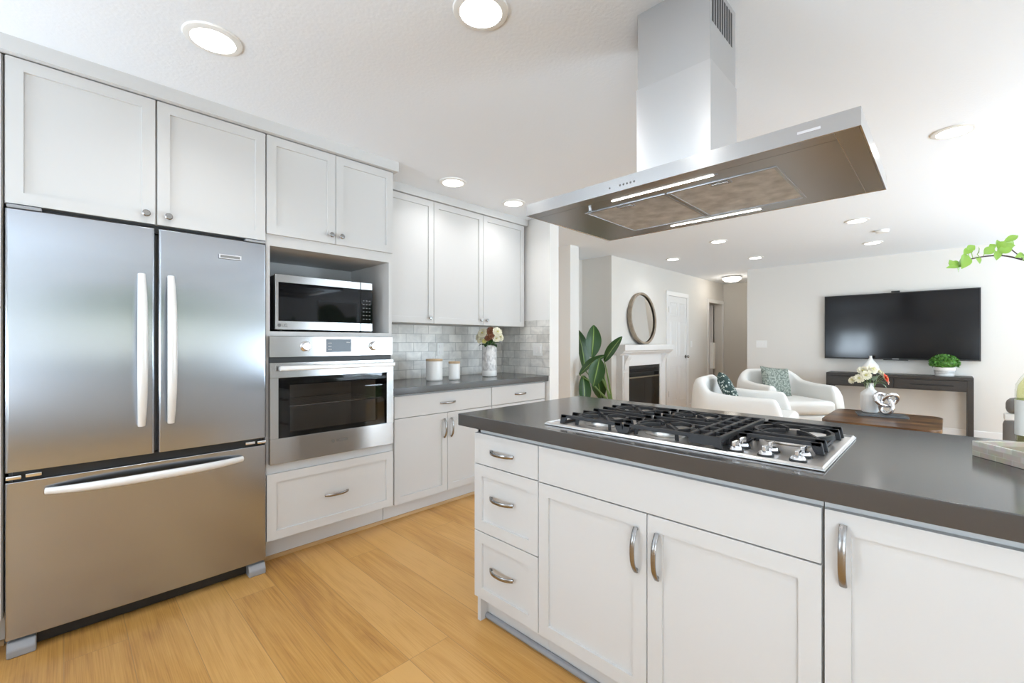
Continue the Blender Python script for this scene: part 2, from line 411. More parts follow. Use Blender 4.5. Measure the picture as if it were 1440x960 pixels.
# ------------------------------------------------------------------ mesh helpers
class MB:
    def __init__(self):
        self.bm = bmesh.new()
        self.beveled = False

    def _merge(self, t, mtx=None):
        if mtx is not None:
            bmesh.ops.transform(t, matrix=mtx, verts=t.verts)
        me = bpy.data.meshes.new('tmp')
        t.to_mesh(me)
        t.free()
        self.bm.from_mesh(me)
        bpy.data.meshes.remove(me)
        return self

    def box(self, x0, x1, y0, y1, z0, z1, bev=0.0, seg=2, mtx=None):
        t = bmesh.new()
        bmesh.ops.create_cube(t, size=1)
        for v in t.verts:
            v.co = Vector(((x0 + x1) / 2 + v.co.x * (x1 - x0), (y0 + y1) / 2 + v.co.y * (y1 - y0), (z0 + z1) / 2 + v.co.z * (z1 - z0)))
        if bev:
            self.beveled = True
            bmesh.ops.bevel(t, geom=list(t.edges), offset=bev, segments=seg, affect='EDGES', profile=0.5)
        return self._merge(t, mtx)

    def prism(self, pts, axis, a0, a1, bev=0.0, seg=2, mtx=None):
        """2-D outline (list of 2-tuples) pushed along axis from a0 to a1; 'x': pts=(y,z), 'y': pts=(x,z), 'z': pts=(x,y)"""
        t = bmesh.new()

        def P(p, a):
            return {'x': (a, p[0], p[1]), 'y': (p[0], a, p[1]), 'z': (p[0], p[1], a)}[axis]
        A = [t.verts.new(P(p, a0)) for p in pts]
        B = [t.verts.new(P(p, a1)) for p in pts]
        t.faces.new(A); t.faces.new(list(reversed(B)))
        k = len(pts)
        for i in range(k):
            t.faces.new((A[i], B[i], B[(i + 1) % k], A[(i + 1) % k]))
        bmesh.ops.recalc_face_normals(t, faces=t.faces)
        if bev:
            self.beveled = True
            bmesh.ops.bevel(t, geom=list(t.edges), offset=bev, segments=seg, affect='EDGES', profile=0.5)
        return self._merge(t, mtx)

    def cyl(self, p0, p1, r0, r1=None, n=20, caps=True):
        r1 = r0 if r1 is None else r1
        p0, p1 = Vector(p0), Vector(p1)
        d = p1 - p0
        t = bmesh.new()
        bmesh.ops.create_cone(t, cap_ends=caps, segments=n, radius1=r0, radius2=r1, depth=d.length)
        q = Vector((0, 0, 1)).rotation_difference(d.normalized()).to_matrix().to_4x4()
        return self._merge(t, Matrix.Translation((p0 + p1) / 2) @ q)

    def lathe(self, prof, n=32, loc=(0, 0, 0), mtx=None, flute=None):
        t = bmesh.new()
        rings = []
        for (r, z) in prof:
            if r < 1e-5:
                rings.append([t.verts.new((0, 0, z))])
            else:
                ring = []
                for k in range(n):
                    a = 2 * PI * k / n
                    rr = r * (1 + (flute[1] * math.cos(flute[0] * a) if flute else 0))
                    ring.append(t.verts.new((rr * math.cos(a), rr * math.sin(a), z)))
                rings.append(ring)
        for A, B in zip(rings, rings[1:]):
            for k in range(n):
                a0, a1 = A[k % len(A)], A[(k + 1) % len(A)]
                b0, b1 = B[k % len(B)], B[(k + 1) % len(B)]
                f = []
                for v in (a0, a1, b1, b0):
                    if v not in f:
                        f.append(v)
                if len(f) > 2:
                    try:
                        t.faces.new(f)
                    except ValueError:
                        pass
        bmesh.ops.recalc_face_normals(t, faces=t.faces)
        return self._merge(t, (mtx or Matrix()) if loc == (0, 0, 0) else Matrix.Translation(loc) @ (mtx or Matrix()))

    def sweep(self, path, section, ref=(0, 0, 1), closed=False, scale=None):
        """section: list of (u,v); u along ref-ish side, v along other"""
        t = bmesh.new()
        path = [Vector(p) for p in path]
        N = len(path)
        rings = []
        for i, p in enumerate(path):
            if closed:
                d = path[(i + 1) % N] - path[i - 1]
            else:
                d = path[min(i + 1, N - 1)] - path[max(i - 1, 0)]
            d.normalize()
            u = Vector(ref) - d * d.dot(Vector(ref))
            if u.length < 1e-4:
                u = Vector((1, 0, 0)) - d * d.x
            u.normalize()
            v = d.cross(u)
            k = scale[i] if scale else 1
            rings.append([t.verts.new(p + u * a * k + v * b_ * k) for a, b_ in section])
        K = len(section)
        rng = range(N) if closed else range(N - 1)
        for i in rng:
            A, B = rings[i], rings[(i + 1) % N]
            for k in range(K):
                t.faces.new((A[k], A[(k + 1) % K], B[(k + 1) % K], B[k]))
        if not closed:
            t.faces.new(rings[0]); t.faces.new(list(reversed(rings[-1])))
        bmesh.ops.recalc_face_normals(t, faces=t.faces)
        return self._merge(t)

    def tube(self, path, r, n=10, scale=None, closed=False):
        return self.sweep(path, [(r * math.cos(2 * PI * k / n), r * math.sin(2 * PI * k / n)) for k in range(n)], (0.13, 0.07, 1), closed, scale)

    def ball(self, c, rx, ry=None, rz=None, u=18, v=12):
        t = bmesh.new()
        bmesh.ops.create_uvsphere(t, u_segments=u, v_segments=v, radius=1)
        return self._merge(t, Matrix.Translation(c) @ Matrix.Diagonal((rx, ry or rx, rz or rx, 1)))

    def grid(self, rows, uv=True):
        """rows of points -> quad sheet with UVs (u across, v along)"""
        t = bmesh.new()
        V = [[t.verts.new(p) for p in r] for r in rows]
        l = t.loops.layers.uv.new('UVMap')
        R, K = len(V), len(V[0])
        for i in range(R - 1):
            for k in range(K - 1):
                f = t.faces.new((V[i][k], V[i][k + 1], V[i + 1][k + 1], V[i + 1][k]))
                for lp, (ii, kk) in zip(f.loops, ((i, k), (i, k + 1), (i + 1, k + 1), (i + 1, k))):
                    lp[l].uv = (kk / (K - 1), ii / (R - 1))
        return self._merge(t)

    def build(self, name, m, parent=None, angle=38):
        me = bpy.data.meshes.new(name)
        self.bm.to_mesh(me)
        self.bm.free()
        me.materials.append(m)
        me.shade_smooth()
        me.set_sharp_from_angle(angle=math.radians(angle))
        o = bpy.data.objects.new(name, me)
        C.objects.link(o)
        if self.beveled:
            wn = o.modifiers.new('weighted_normals', 'WEIGHTED_NORMAL')
            wn.keep_sharp = True
            wn.weight = 100
        if parent is not None:
            o.parent = parent
        return o


def tag(o, label=None, cat=None, group=None, kind=None):
    if label: o['label'] = label
    if cat: o['category'] = cat
    if group: o['group'] = group
    if kind: o['kind'] = kind
    return o


def empty(name, loc, label, cat, rz=0, group=None, kind=None):
    o = bpy.data.objects.new(name, None)
    o.empty_display_size = 0.1
    C.objects.link(o)
    o.location = loc
    o.rotation_euler = (0, 0, rz)
    return tag(o, label, cat, group, kind)


def copy_tree(o, parent=None):
    c = o.copy()
    C.objects.link(c)
    if parent is not None:
        c.parent = parent
    for ch in list(o.children):
        copy_tree(ch, c)
    return c


def struct(name, mb, m, parent=None):
    o = mb.build(name, m, parent)
    if parent is None:
        o['kind'] = 'structure'
    return o


def text(s, size, m, loc, rot, name, parent, depth=0.0006, sx=1.0):
    cu = bpy.data.curves.new('txt', 'FONT')
    cu.body, cu.size, cu.extrude = s, size, depth
    cu.align_x, cu.align_y = 'CENTER', 'CENTER'
    to = bpy.data.objects.new('txt', cu)
    C.objects.link(to)
    dg = bpy.context.evaluated_depsgraph_get()
    me = bpy.data.meshes.new_from_object(to.evaluated_get(dg))
    bpy.data.objects.remove(to)
    me.materials.clear(); me.materials.append(m)
    o = bpy.data.objects.new(name, me)
    C.objects.link(o)
    o.location, o.rotation_euler, o.scale = loc, rot, (sx, 1, 1)
    if parent is not None:
        o.parent = parent
    return o


def at(px, py, d):
    """point seen at (px, py) of the 1440x960 photo, d metres along the view axis"""
    a = (px - 720) / FPX
    return Vector((d * (math.cos(THETA) + a * math.sin(THETA)), d * (math.sin(THETA) - a * math.cos(THETA)), EYE + (481.2 - py) / FPX * d))


# ------------------------------------------------------------------ room shell
KZ, LZ = 2.44, 2.465           # ceiling heights: kitchen, living side
X0, X1, Y0 = -2.2, 9.75, -3.2
WT = 8.1                       # television wall
YB = 3.30                      # kitchen back wall
YL = 3.35                      # fireplace wall plane

struct('floor', MB().box(X0 - .2, X1 + .3, Y0 - .2, 5.2, -0.12, 0), M['floor'])
struct('ceiling', MB().box(X0 - .2, 3.195, Y0 - .2, 4.2, KZ, KZ + .2), M['ceil'])
struct('ceiling', MB().box(3.195, X1 + .3, Y0 - .2, 5.2, LZ, LZ + .2), M['ceil'])

struct('wall_back', MB().box(X0, 3.337, YB, YB + .15, 0, KZ), M['wallw'])
struct('wall_return', MB().box(3.205, 3.337, 2.657, YB, 0, LZ, 0.002), M['wallw'])
struct('wall_stub', MB().box(4.44, 4.62, YL, 4.4, 0, LZ, 0.002), M['wallw'])
struct('wall_passage', MB().box(3.337, 4.44, 4.3, 4.45, 0, LZ), M['wallw'])
struct('wall_alcove', MB().box(4.62, 5.39, 3.85, 4.0, 0, LZ), M['wall'])
wl = MB()
wl.box(5.39, 8.92, YL, 4.0, 0, LZ)
wl.box(8.92, 9.65, YL, 3.5, 2.03, LZ)
wl.box(9.65, X1, YL, 3.5, 0, LZ)
struct('wall_left', wl, M['wall'])
struct('wall_hall', MB().box(X1, X1 + .15, 2.0, 5.0, 0, LZ), M['hall_wall'])
struct('wall_hall_room', MB().box(8.0, X1, 4.6, 4.75, 0, LZ), M['hall_wall'])
struct('wall_television', MB().box(WT, X1 + .15, Y0, 2.40, 0, LZ), M['wall'])

# walls behind the viewer, with windows
def wall_holes(name, axis, p0, p1, a0, a1, z1, holes, m):
    mb = MB()
    bx = (lambda u0, u1, z0, zz: mb.box(u0, u1, p0, p1, z0, zz)) if axis == 'x' else (lambda u0, u1, z0, zz: mb.box(p0, p1, u0, u1, z0, zz))
    cur = a0
    for (h0, h1, hz0, hz1) in holes:
        bx(cur, h0, 0, z1)
        if hz0 > 0: bx(h0, h1, 0, hz0)
        bx(h0, h1, hz1, z1)
        cur = h1
    bx(cur, a1, 0, z1)
    return struct(name, mb, m)


HR = [(-0.5, 2.4, 0.95, 2.15), (3.4, 5.2, 0.05, 2.1), (5.6, 7.95, 0.05, 2.1)]  # last window is unseen and added to let in fill light
HB = [(-2.95, -0.85, 0.3, 2.1), (1.74, 2.6, 0.65, 2.12)]  # first window is unseen, added as a source of fill light
wall_holes('wall_right', 'x', Y0 - .15, Y0, X0, X1, LZ, HR, M['wallw'])
wall_holes('wall_behind', 'y', X0 - .15, X0, Y0, 4.0, LZ, HB, M['wallw'])
k = 1
for axis, holes, p in (('x', HR, Y0), ('y', HB, X0)):
    for (h0, h1, z0, z1) in holes:
        e = empty('window_%d' % k, ((h0 + h1) / 2, p, z0) if axis == 'x' else (p, (h0 + h1) / 2, z0), None, None, 0 if axis == 'x' else PI / 2, None, 'structure')
        hw, H = (h1 - h0) / 2, z1 - z0
        s = -1 if axis == 'x' else 1
        f = MB()
        ya, yb = sorted((s * 0.03, s * 0.11))
        f.box(-hw, -hw + .05, ya, yb, 0, H).box(hw - .05, hw, ya, yb, 0, H).box(-hw + .05, hw - .05, ya, yb, 0, .05).box(-hw + .05, hw - .05, ya, yb, H - .05, H).box(-.025, .025, ya, yb, .05, H - .05)
        f.build('window_frame', M['trim'], e)
        g = MB(); g.box(-hw + .05, -.025, s * .07 - .003, s * .07 + .003, .05, H - .05); g.build('pane', M['pane'], e)
        g = MB(); g.box(.025, hw - .05, s * .07 - .003, s * .07 + .003, .05, H - .05); g.build('pane', M['pane'], e)
        k += 1

tag(MB().box(-14, 20, -22, -3.5, -0.2, -0.14).build('lawn', M['lawn']), 'green lawn outside beyond the windows', 'lawn', None, 'stuff')
hd = MB()
for i in range(24):
    rz_ = random.uniform(1.1, 1.5)
    hd.ball((-6 + i * 0.75, -8.5 + random.uniform(-.3, .3), rz_ - .139), 0.7, 0.6, rz_, 12, 8)
tag(hd.build('hedge', M['hedge']), 'clipped green hedge outside beyond the windows', 'hedge')

# baseboards, trims
struct('baseboard_television', MB().box(WT - .015, WT, Y0, 2.40, 0, .125, .003), M['trim'])
struct('baseboard_left', MB().box(7.96, 8.83, YL - .015, YL, 0, .125, .003), M['trim'])
struct('baseboard_fireplace', MB().box(6.95, 7.06, YL - .015, YL, 0, .125, .003), M['trim'])
struct('baseboard_hall', MB().box(X1 - .015, X1, 2.41, YL - .02, 0, .125, .003), M['trim'])
cr_ = MB()
cr_.box(-1.0, 1.565, 2.60, 2.64, 2.378, KZ)
cr_.box(1.545, 1.565, 2.64, 2.96, 2.378, KZ)
cr_.box(1.565, 3.19, 2.92, 2.96, 2.378, KZ)
struct('trim_1', cr_, M['cab'])
sh = MB()
sh.prism([(2.755, 0), (2.755, .008), (2.762, .018), (2.772, .02), (2.772, 0)], 'x', 0.775, 3.2)
sh.prism([(2.755, 0), (2.755, .008), (2.762, .018), (2.772, .02), (2.772, 0)], 'x', -1.0, -0.172)
struct('trim_2', sh, M['shoe'])

# tiled splashback (fixed to the walls)
struct('trim_3', MB().box(1.50, 3.2, YB - .008, YB, .93, 1.43), M['tile_x'])
struct('trim_4', MB().box(3.197, 3.205, 2.657, YB - .008, .93, 1.455), M['tile_y'])


# six-panel door in the fireplace wall
d1 = empty('door_1', (7.51, YL, 0), None, None, 0, None, 'structure')
s = MB()
s.box(-.36, .36, -.012, 0, 0.008, 2.03)
s.build('door_slab', M['trim'], d1)
pm = MB()
for cx in (-.17, .17):
    for z0, z1 in ((.25, .84), (1.00, 1.60), (1.70, 1.92)):
        pm.sweep([(cx - .12, -.012, z0), (cx + .12, -.012, z0), (cx + .12, -.012, z1), (cx - .12, -.012, z1)], [(0, -.006), (.006, 0), (0, .006), (-.004, 0)], (0, -1, 0), True)
        pm.box(cx - .095, cx + .095, -.019, -.011, z0 + .025, z1 - .025, .006)
pm.build('raised_panels', M['trim'], d1)
cs = MB()
cs.box(-.44, -.365, -.02, 0, 0, 2.035, .004).box(.365, .44, -.02, 0, 0, 2.035, .004).box(-.44, .44, -.02, 0, 2.035, 2.11, .004)
cs.build('door_casing', M['trim'], d1)
kb = MB(); kb.cyl((.31, -.012, .99), (.31, -.02, .99), .032).cyl((.31, -.02, .99), (.31, -.045, .99), .011).ball((.31, -.062, .99), .027, .022, .027)
kb.build('door_knob', M['nickel'], d1)
hg = MB()
for z in (.32, 1.75): hg.box(-.364, -.356, -.018, -.012, z, z + .1)
hg.build('hinge', M['nickel'], d1)
# hallway doorway with a door standing open inside
d2 = empty('door_2', (9.285, YL, 0), None, None, 0, None, 'structure')
cs = MB()
cs.box(-.44, -.365, -.02, 0, 0, 2.03, .004).box(.365, .44, -.02, 0, 0, 2.03, .004).box(-.44, .44, -.02, 0, 2.03, 2.105, .004)
cs.build('door_casing', M['trim'], d2)
MB().box(.29, .33, .16, .9, 0.01, 2.02, .002).build('door_slab', M['trim'], d2)
kb = MB(); kb.cyl((.29, .24, 1.0), (.25, .24, 1.0), .012).ball((.24, .24, 1.0), .027)
kb.build('door_knob', M['nickel'], d2)

# ------------------------------------------------------------------ cabinet helpers (local: front faces -y, x to the right)
def shaker(name, x0, x1, z0, z1, parent, fw=.066, t=.020, flat=False):
    bm = bmesh.new()
    bmesh.ops.create_cube(bm, size=1)
    for v in bm.verts:
        v.co = Vector(((x0 + x1) / 2 + v.co.x * (x1 - x0), -t / 2 + v.co.y * t, (z0 + z1) / 2 + v.co.z * (z1 - z0)))
    bmesh.ops.bevel(bm, geom=list(bm.edges), offset=.0014, segments=2, affect='EDGES', profile=.5)
    if not flat:
        f = max((f for f in bm.faces if f.normal.y < -.99), key=lambda f: f.calc_area())
        bmesh.ops.inset_region(bm, faces=[f], thickness=fw, depth=0)
        bmesh.ops.inset_region(bm, faces=[f], thickness=.0015, depth=-.009)
    mb = MB(); mb.bm.free(); mb.bm = bm; mb.beveled = True
    return mb.build(name, M['cab'], parent, 30)


def pull(parent, cx, cz, L=.142, vertical=False, y=-.020, out=.03, name='handle'):
    """arched bar pull"""
    N = 16
    pts = []
    for i in range(N + 1):
        s = -1 + 2 * i / N
        o = .006 + (out - .006) * (1 - abs(s) ** 2.6)
        pts.append((cx, y - o, cz + s * L / 2) if vertical else (cx + s * L / 2, y - o, cz))
    h, tk = .0075, .0035
    sec = [(h, tk * .5), (h * .7, tk), (-h * .7, tk), (-h, tk * .5), (-h, -tk * .5), (-h * .7, -tk), (h * .7, -tk), (h, -tk * .5)]
    mb = MB().sweep(pts, sec, (1, 0, 0) if vertical else (0, 0, 1))
    for s in (-1, 1):
        a = (cx, y - .007, cz + s * (L / 2 - .006)) if vertical else (cx + s * (L / 2 - .006), y - .007, cz)
        mb.cyl(a, (a[0], y, a[2]), .0058, n=12)
    return mb.build(name, M['nickel'], parent)


def knob(parent, cx, cz, y=-.020):
    mb = MB().lathe([(0, 0), (.006, 0), (.005, .010), (.0075, .014), (.0145, .019), (.0155, .024), (.012, .028), (0, .029)], 18, (cx, y, cz), Matrix.Rotation(PI / 2, 4, 'X'))
    return mb.build('knob', M['nickel'], parent)


G = .0016   # half gap between fronts

# ------------------------------------------------------------------ kitchen run
YF = 2.63
# tall cabinet left of the refrigerator
t = empty('tall_cabinet', (-.994, YF + .02, 0), 'tall white cabinet cut off at the left edge, beside the refrigerator', 'cabinet')
c = MB(); c.box(0, .826, 0, .62, .15, 2.377).box(0, .826, .12, .62, .0, .15); c.build('carcass', M['cab'], t)
shaker('door', G, .822, 1.382, 2.372, t); shaker('door', G, .822, .155, 1.378, t)
pull(t, .06, 1.25, .142, True); pull(t, .06, 1.5, .142, True)

# refrigerator
f = empty('refrigerator', (.303, 2.62, 0), 'stainless steel french door refrigerator with bottom freezer drawer', 'refrigerator')
W = .466
MB().box(-W + .006, W - .006, .06, .66, .02, 1.755, .004).build('body', M['grey_pl'], f)


def curved_panel(x0, x1, z0, z1, bulge, depth=.058, n=10, drop=.012):
    """door skin bowed forward, softly rounded at top and sides"""
    pts = []
    for i in range(n + 1):
        s = i / n
        q = x0 + s * (x1 - x0)
        pts.append((q, -bulge * (1 - (q / W) ** 2) + .004))
    def fy(q): return -bulge * (1 - (q / W) ** 2) + .004
    pts = [pts[0]] + [(x0 + d_, fy(x0 + d_)) for d_ in (.008, .014)] + pts[1:-1] + [(x1 - d_, fy(x1 - d_)) for d_ in (.014, .008)] + [pts[-1]]
    outline = [(x0, depth)] + [(x0, pts[0][1] + .008)] + [(x0 + .003, pts[0][1] + .002)] + pts[1:-1] + [(x1 - .003, pts[-1][1] + .002), (x1, pts[-1][1] + .008), (x1, depth)]
    return MB().prism(outline, 'z', z0, z1, .0035, 3)


dl = curved_panel(-W, -.006, .728, 1.772, .006).build('door', M['steel_f'], f, 30)
dr = curved_panel(.006, W, .728, 1.772, .006).build('door', M['steel_f'], f, 30)
fz = curved_panel(-W, W, .068, .690, .006).build('freezer_drawer', M['steel_f'], f, 30)


def bow_handle(p0, p1, out, r, parent, ref, base_y):
    N = 22
    p0, p1 = Vector(p0), Vector(p1)
    pts, scl = [], []
    for i in range(N + 1):
        s = i / N
        k = 1 - abs(2 * s - 1) ** 3.0
        p = p0.lerp(p1, s)
        p.y = base_y - .012 - out * k
        pts.append(p); scl.append(.72 + .28 * k)
    sec = [(r * 1.15 * math.cos(2 * PI * j / 14), r * .8 * math.sin(2 * PI * j / 14)) for j in range(14)]
    mb = MB().sweep(pts, sec, ref, False, scl)
    for q in (p0, p1):
        d = (p1 - p0).normalized() * (.02 if q is p0 else -.02)
        a = q + d
        mb.cyl((a.x, base_y - .012, a.z), (a.x, base_y, a.z), r * .6, n=12)
    return mb.build('handle', M['handle_w'], parent)


bow_handle((-.056, 0, .865), (-.056, 0, 1.553), .042, .0165, dl, (1, 0, 0), -.010)
bow_handle((.050, 0, .865), (.050, 0, 1.553), .042, .0165, dr, (1, 0, 0), -.010)
bow_handle((-.355, 0, .640), (.348, 0, .640), .055, .0165, fz, (0, 0, 1), -.006)
b_ = MB()
b_.box(.245, .345, -.0075, -.0045, 1.668, 1.690, .001)
b_.build('badge', M['chrome'], dr)
MB().box(.252, .338, -.0082, -.007, 1.673, 1.685).build('badge_inlay', M['nickel'], f)
MB().box(-W + .07, W - .07, .05, .07, .008, .075).build('toe_grille', M['black'], f)
MB().box(-W + .02, W - .02, .03, .06, .69, .73).build('gasket', M['black'], f)
MB().box(-W + .01, W - .01, .035, .06, 1.755, 1.786).build('top_gap_dark', M['black'], f)  # black strip stands for the shade in the gap above the doors
for sx in (-1, 1):
    ft = MB()
    o_ = [(-.006, .0), (-.006, .03), (.012, .056), (.05, .062), (.09, .062), (.09, 0)]
    x0, x1 = sorted((sx * (W - .004), sx * (W - .085)))
    ft.prism(o_, 'x', x0, x1, .006, 3)
    ft.build('foot', M['grey_pl'], f)
    h = MB(); x0, x1 = sorted((sx * (W - .005), sx * (W - .10))); h.box(x0, x1, .0, .06, 1.7745, 1.788, .003)
    h.build('hinge_cover', M['grey_pl'], f)
    h = MB(); x0, x1 = sorted((sx * (W - .002), sx * (W - .045))); h.box(x0 + .0, x1, -.002, .03, .700, .716, .004)
    h.box(*sorted((sx * (W - .055), sx * (W - .10))), .0, .03, .703, .717, .002)
    h.build('hinge', M['chrome'], f)

# cabinet over the refrigerator
t = empty('refrigerator_top_cabinet', (-.165, YF + .02, 1.79), 'white two-door wall cabinet above the refrigerator', 'cabinet')
MB().box(0, .935, 0, .62, .004, .587).build('carcass', M['cab'], t)
for x0, x1, kx in ((.002, .466, .43), (.470, .933, .512)):
    d = shaker('door', x0 + G, x1 - G, .003, .583, t)
    knob(d, kx, .045)

# oven tower
t = empty('oven_tower_cabinet', (.772, YF + .02, 0), 'tall white cabinet tower holding the microwave and built-in oven', 'cabinet')
TW = .770
c = MB()
c.box(0, .022, 0, .63, .15, 2.377).box(TW - .022, TW, 0, .63, .15, 2.377).box(.022, TW - .022, 0, .63, 1.775, 2.377)
c.box(.022, TW - .022, 0, .55, 1.279, 1.304).box(.022, TW - .022, .55, .63, .57, 1.775).box(.022, TW - .022, 0, .63, .15, .572)
c.box(.0, TW, .12, .63, 0, .15)
c.build('carcass', M['cab'], t)
for x0, x1, kx in ((0, .381, .35), (.381, TW, .412)):
    d = shaker('door', x0 + G, x1 - G, 1.836, 2.373, t)
    knob(d, kx, 1.884)
d = shaker('drawer', G, TW - G, .157, .520, t)
pull(d, TW / 2, .335)

# microwave
t = empty('microwave', (1.141, 2.72, 1.304), 'stainless steel microwave with black glass door on the tower shelf', 'microwave')
HW = .298
MB().box(-HW, HW, .028, .40, .012, .325, .004).build('body', M['black'], t)
fm = MB(); fm.box(-HW, .214, 0, .027, .012, .330, .003); dd = fm.build('door', M['steel_h'], t)
MB().box(-HW + .017, .213, -.002, .004, .062, .285, .0006).build('door_glass', M['blackglass'], dd)
fm = MB(); fm.box(.216, HW, 0, .027, .012, .330, .003); cp = fm.build('control_panel', M['steel_h'], t)
MB().box(.217, HW - .001, -.002, .004, .062, .285, .0006).build('control_glass', M['blackglass'], cp)
bt = MB()
for r_ in range(6):
    for q in range(3):
        bt.box(.229 + q * .021, .241 + q * .021, -.0026, -.0018, .088 + r_ * .024, .093 + r_ * .024)
bt.build('key_markings', M['keymark'], cp)
text('LG', .024, M['ink'], (-HW + .05, -.0008, .037), (PI / 2, 0, 0), 'lettering', dd)
MB().lathe([(0, 0), (.0095, 0), (.0095, .001), (0, .0012)], 20, (-HW + .022, 0, .037), Matrix.Rotation(PI / 2, 4, 'X')).build('emblem', M['ink'], dd)
for sx in (-.25, .25):
    for yy in (.06, .34): MB().cyl((sx, yy, 0), (sx, yy, .013), .014).build('rubber_foot', M['black'], t)

# wall oven
t = empty('built_in_oven', (1.157, YF, .575), 'built-in stainless steel wall oven with glass door below the microwave', 'oven')
HW = .374
MB().box(-.33, -.325, .04, .5, .02, .69).box(.325, .33, .04, .5, .02, .69).box(-.325, .325, .04, .5, .02, .03).box(-.325, .325, .04, .5, .56, .69).box(-.325, .325, .49, .5, .03, .56).build('cavity', M['oven_in'], t)
rk = MB()
for z in (.30, ):
    for i in range(14): rk.cyl((-.31 + i * .0477, .06, z), (-.31 + i * .0477, .47, z), .0022, n=6)
    rk.cyl((-.32, .06, z), (.32, .06, z), .003, n=6).cyl((-.32, .47, z), (.32, .47, z), .003, n=6)
rk.build('oven_rack', M['chrome'], t)
cp = MB().box(-HW, HW, -.012, .018, .586, .7025, .002).build('control_panel', M['steel_h'], t)
MB().box(-HW + .004, HW - .004, .006, .03, .556, .588).build('vent_gap', M['black'], t)
fr = MB()
fr.box(-HW, HW, -.02, .014, .472, .556, .002).box(-HW, HW, -.02, .014, 0, .140, .002)
fr.box(-HW, -.332, -.02, .014, .1405, .4715).box(.326, HW, -.02, .014, .1405, .4715)
dd = fr.build('door', M['steel_h'], t)
MB().box(-.332, .326, -.019, -.013, .1405, .4715).build('door_glass', M['ovenglass'], dd)
gi = MB()
gi.box(-.332, -.27, -.0125, .012, .1405, .4715).box(.262, .326, -.0125, .012, .1405, .4715).box(-.27, .262, -.0125, .012, .1405, .165).box(-.27, .262, -.0125, .012, .43, .4715)
gi.build('glass_border', M['blackglass'], dd)
hb = MB(); hb.prism([(-.062, .512), (-.066, .518), (-.066, .534), (-.062, .540), (-.048, .540), (-.044, .534), (-.044, .518), (-.048, .512)], 'x', -.335, .36, .002)
for sx in (-.315, .34): hb.box(sx - .012, sx + .012, -.045, -.02, .516, .536)
hb.build('handle', M['handle_w'], dd)
for sx in (-.185, .235):
    kb = MB().lathe([(0, 0), (.030, 0), (.030, .003), (.024, .005), (.0235, .024), (.021, .027), (0, .027)], 28, (sx, -.012, .645), Matrix.Rotation(PI / 2, 4, 'X'))
    kb.box(sx - .0035, sx + .0035, -.045, -.036, .623, .667, .001)
    kb.build('knob', M['chrome'], cp)
MB().box(-.067, .087, -.0135, -.0115, .609, .687).build('display', M['display'], cp)
for r_ in range(3):
    MB().box(-.056, -.034, -.0142, -.0132, .624 + r_ * .019, .6265 + r_ * .019).build('display_marking', M['lightmark'], cp)
MB().box(.055, .078, -.0142, -.0132, .666, .669).build('display_marking', M['lightmark'], cp)
text('BOSCH', .021, M['ink'], (.026, -.0205, .080), (PI / 2, 0, 0), 'lettering', dd)
em = MB().tube([(-.028 + .0075 * math.cos(a * PI / 8), -.0206, .080 + .0075 * math.sin(a * PI / 8)) for a in range(16)], .0011, 6, None, True)
em.box(-.0315, -.0245, -.0212, -.0202, .0792, .0808).build('emblem', M['ink'], dd)

# base cabinets on the back run
YBASE = 2.70
t = empty('base_cabinet', (1.545, YBASE + .02, 0), 'white base cabinet beside the oven tower with wide drawer over two doors', 'cabinet')
c = MB(); c.box(0, .953, 0, .575, .12, .880).box(0, .953, .048, .575, 0, .12); c.build('carcass', M['cab'], t)
d = shaker('drawer', .045 + G, .953 - G, .716, .868, t, flat=True); pull(d, .50, .790, .14)
d = shaker('door', .045 + G, .500 - G, .122, .712, t); pull(d, .467, .597, .145, True)
d = shaker('door', .500 + G, .953 - G, .122, .712, t); pull(d, .533, .597, .145, True)
t = empty('base_cabinet', (2.50, YBASE + .02, 0), 'white base cabinet beside the tiled return wall, mostly hidden by island', 'cabinet')
c = MB(); c.box(0, .692, 0, .575, .12, .880).box(0, .692, .048, .575, 0, .12); c.build('carcass', M['cab'], t)
d = shaker('drawer', .003 + G, .688 - G, .716, .868, t, flat=True); pull(d, .345, .790, .14)
d = shaker('door', .003 + G, .345 - G, .122, .712, t); pull(d, .312, .597, .145, True)
d = shaker('door', .345 + G, .688 - G, .122, .712, t); pull(d, .378, .597, .145, True)
tag(MB().box(1.544, 3.204, 2.672, YB - .009, .881, .930, .004).build('countertop', M['quartz']), 'dark grey quartz countertop along the back wall under the tile', 'countertop')

# unseen cabinet run added behind the viewer for its reflection in the refrigerator
t = empty('base_cabinet', (2.8, -2.60 - .02, 0), 'unseen white base cabinets added below the kitchen window, behind the viewer', 'cabinet', PI)
c = MB(); c.box(0, 3.8, 0, .57, .12, .880).box(0, 3.8, .06, .57, 0, .12); c.build('carcass', M['cab'], t)
for i in range(7):
    d = shaker('door', i * 3.8 / 7 + G, (i + 1) * 3.8 / 7 - G, .122, .868, t); pull(d, i * 3.8 / 7 + .05, .75, .142, True)
tag(MB().box(-1.02, 2.82, Y0, -2.575, .881, .930, .004).build('countertop', M['quartz']), 'unseen dark grey quartz countertop added below the kitchen window, behind the viewer', 'countertop')

# upper cabinets
YU = 2.94
t = empty('upper_cabinet', (1.60, YU + .02, 1.394), 'white single-door wall cabinet next to the oven tower', 'cabinet')
MB().box(0, .489, 0, .338, 0, .983).build('carcass', M['cab'], t)
d = shaker('door', G, .489 - G, .001, .981, t); knob(d, .447, .045)
t = empty('upper_cabinet', (2.09, YU + .02, 1.394), 'white two-door wall cabinet above the flower vase', 'cabinet')
MB().box(0, 1.068, 0, .338, 0, .983).build('carcass', M['cab'], t)
d = shaker('door', G, .532 - G, .001, .981, t); knob(d, .499, .045)
d = shaker('door', .532 + G, 1.066, .001, .981, t); knob(d, .566, .045)
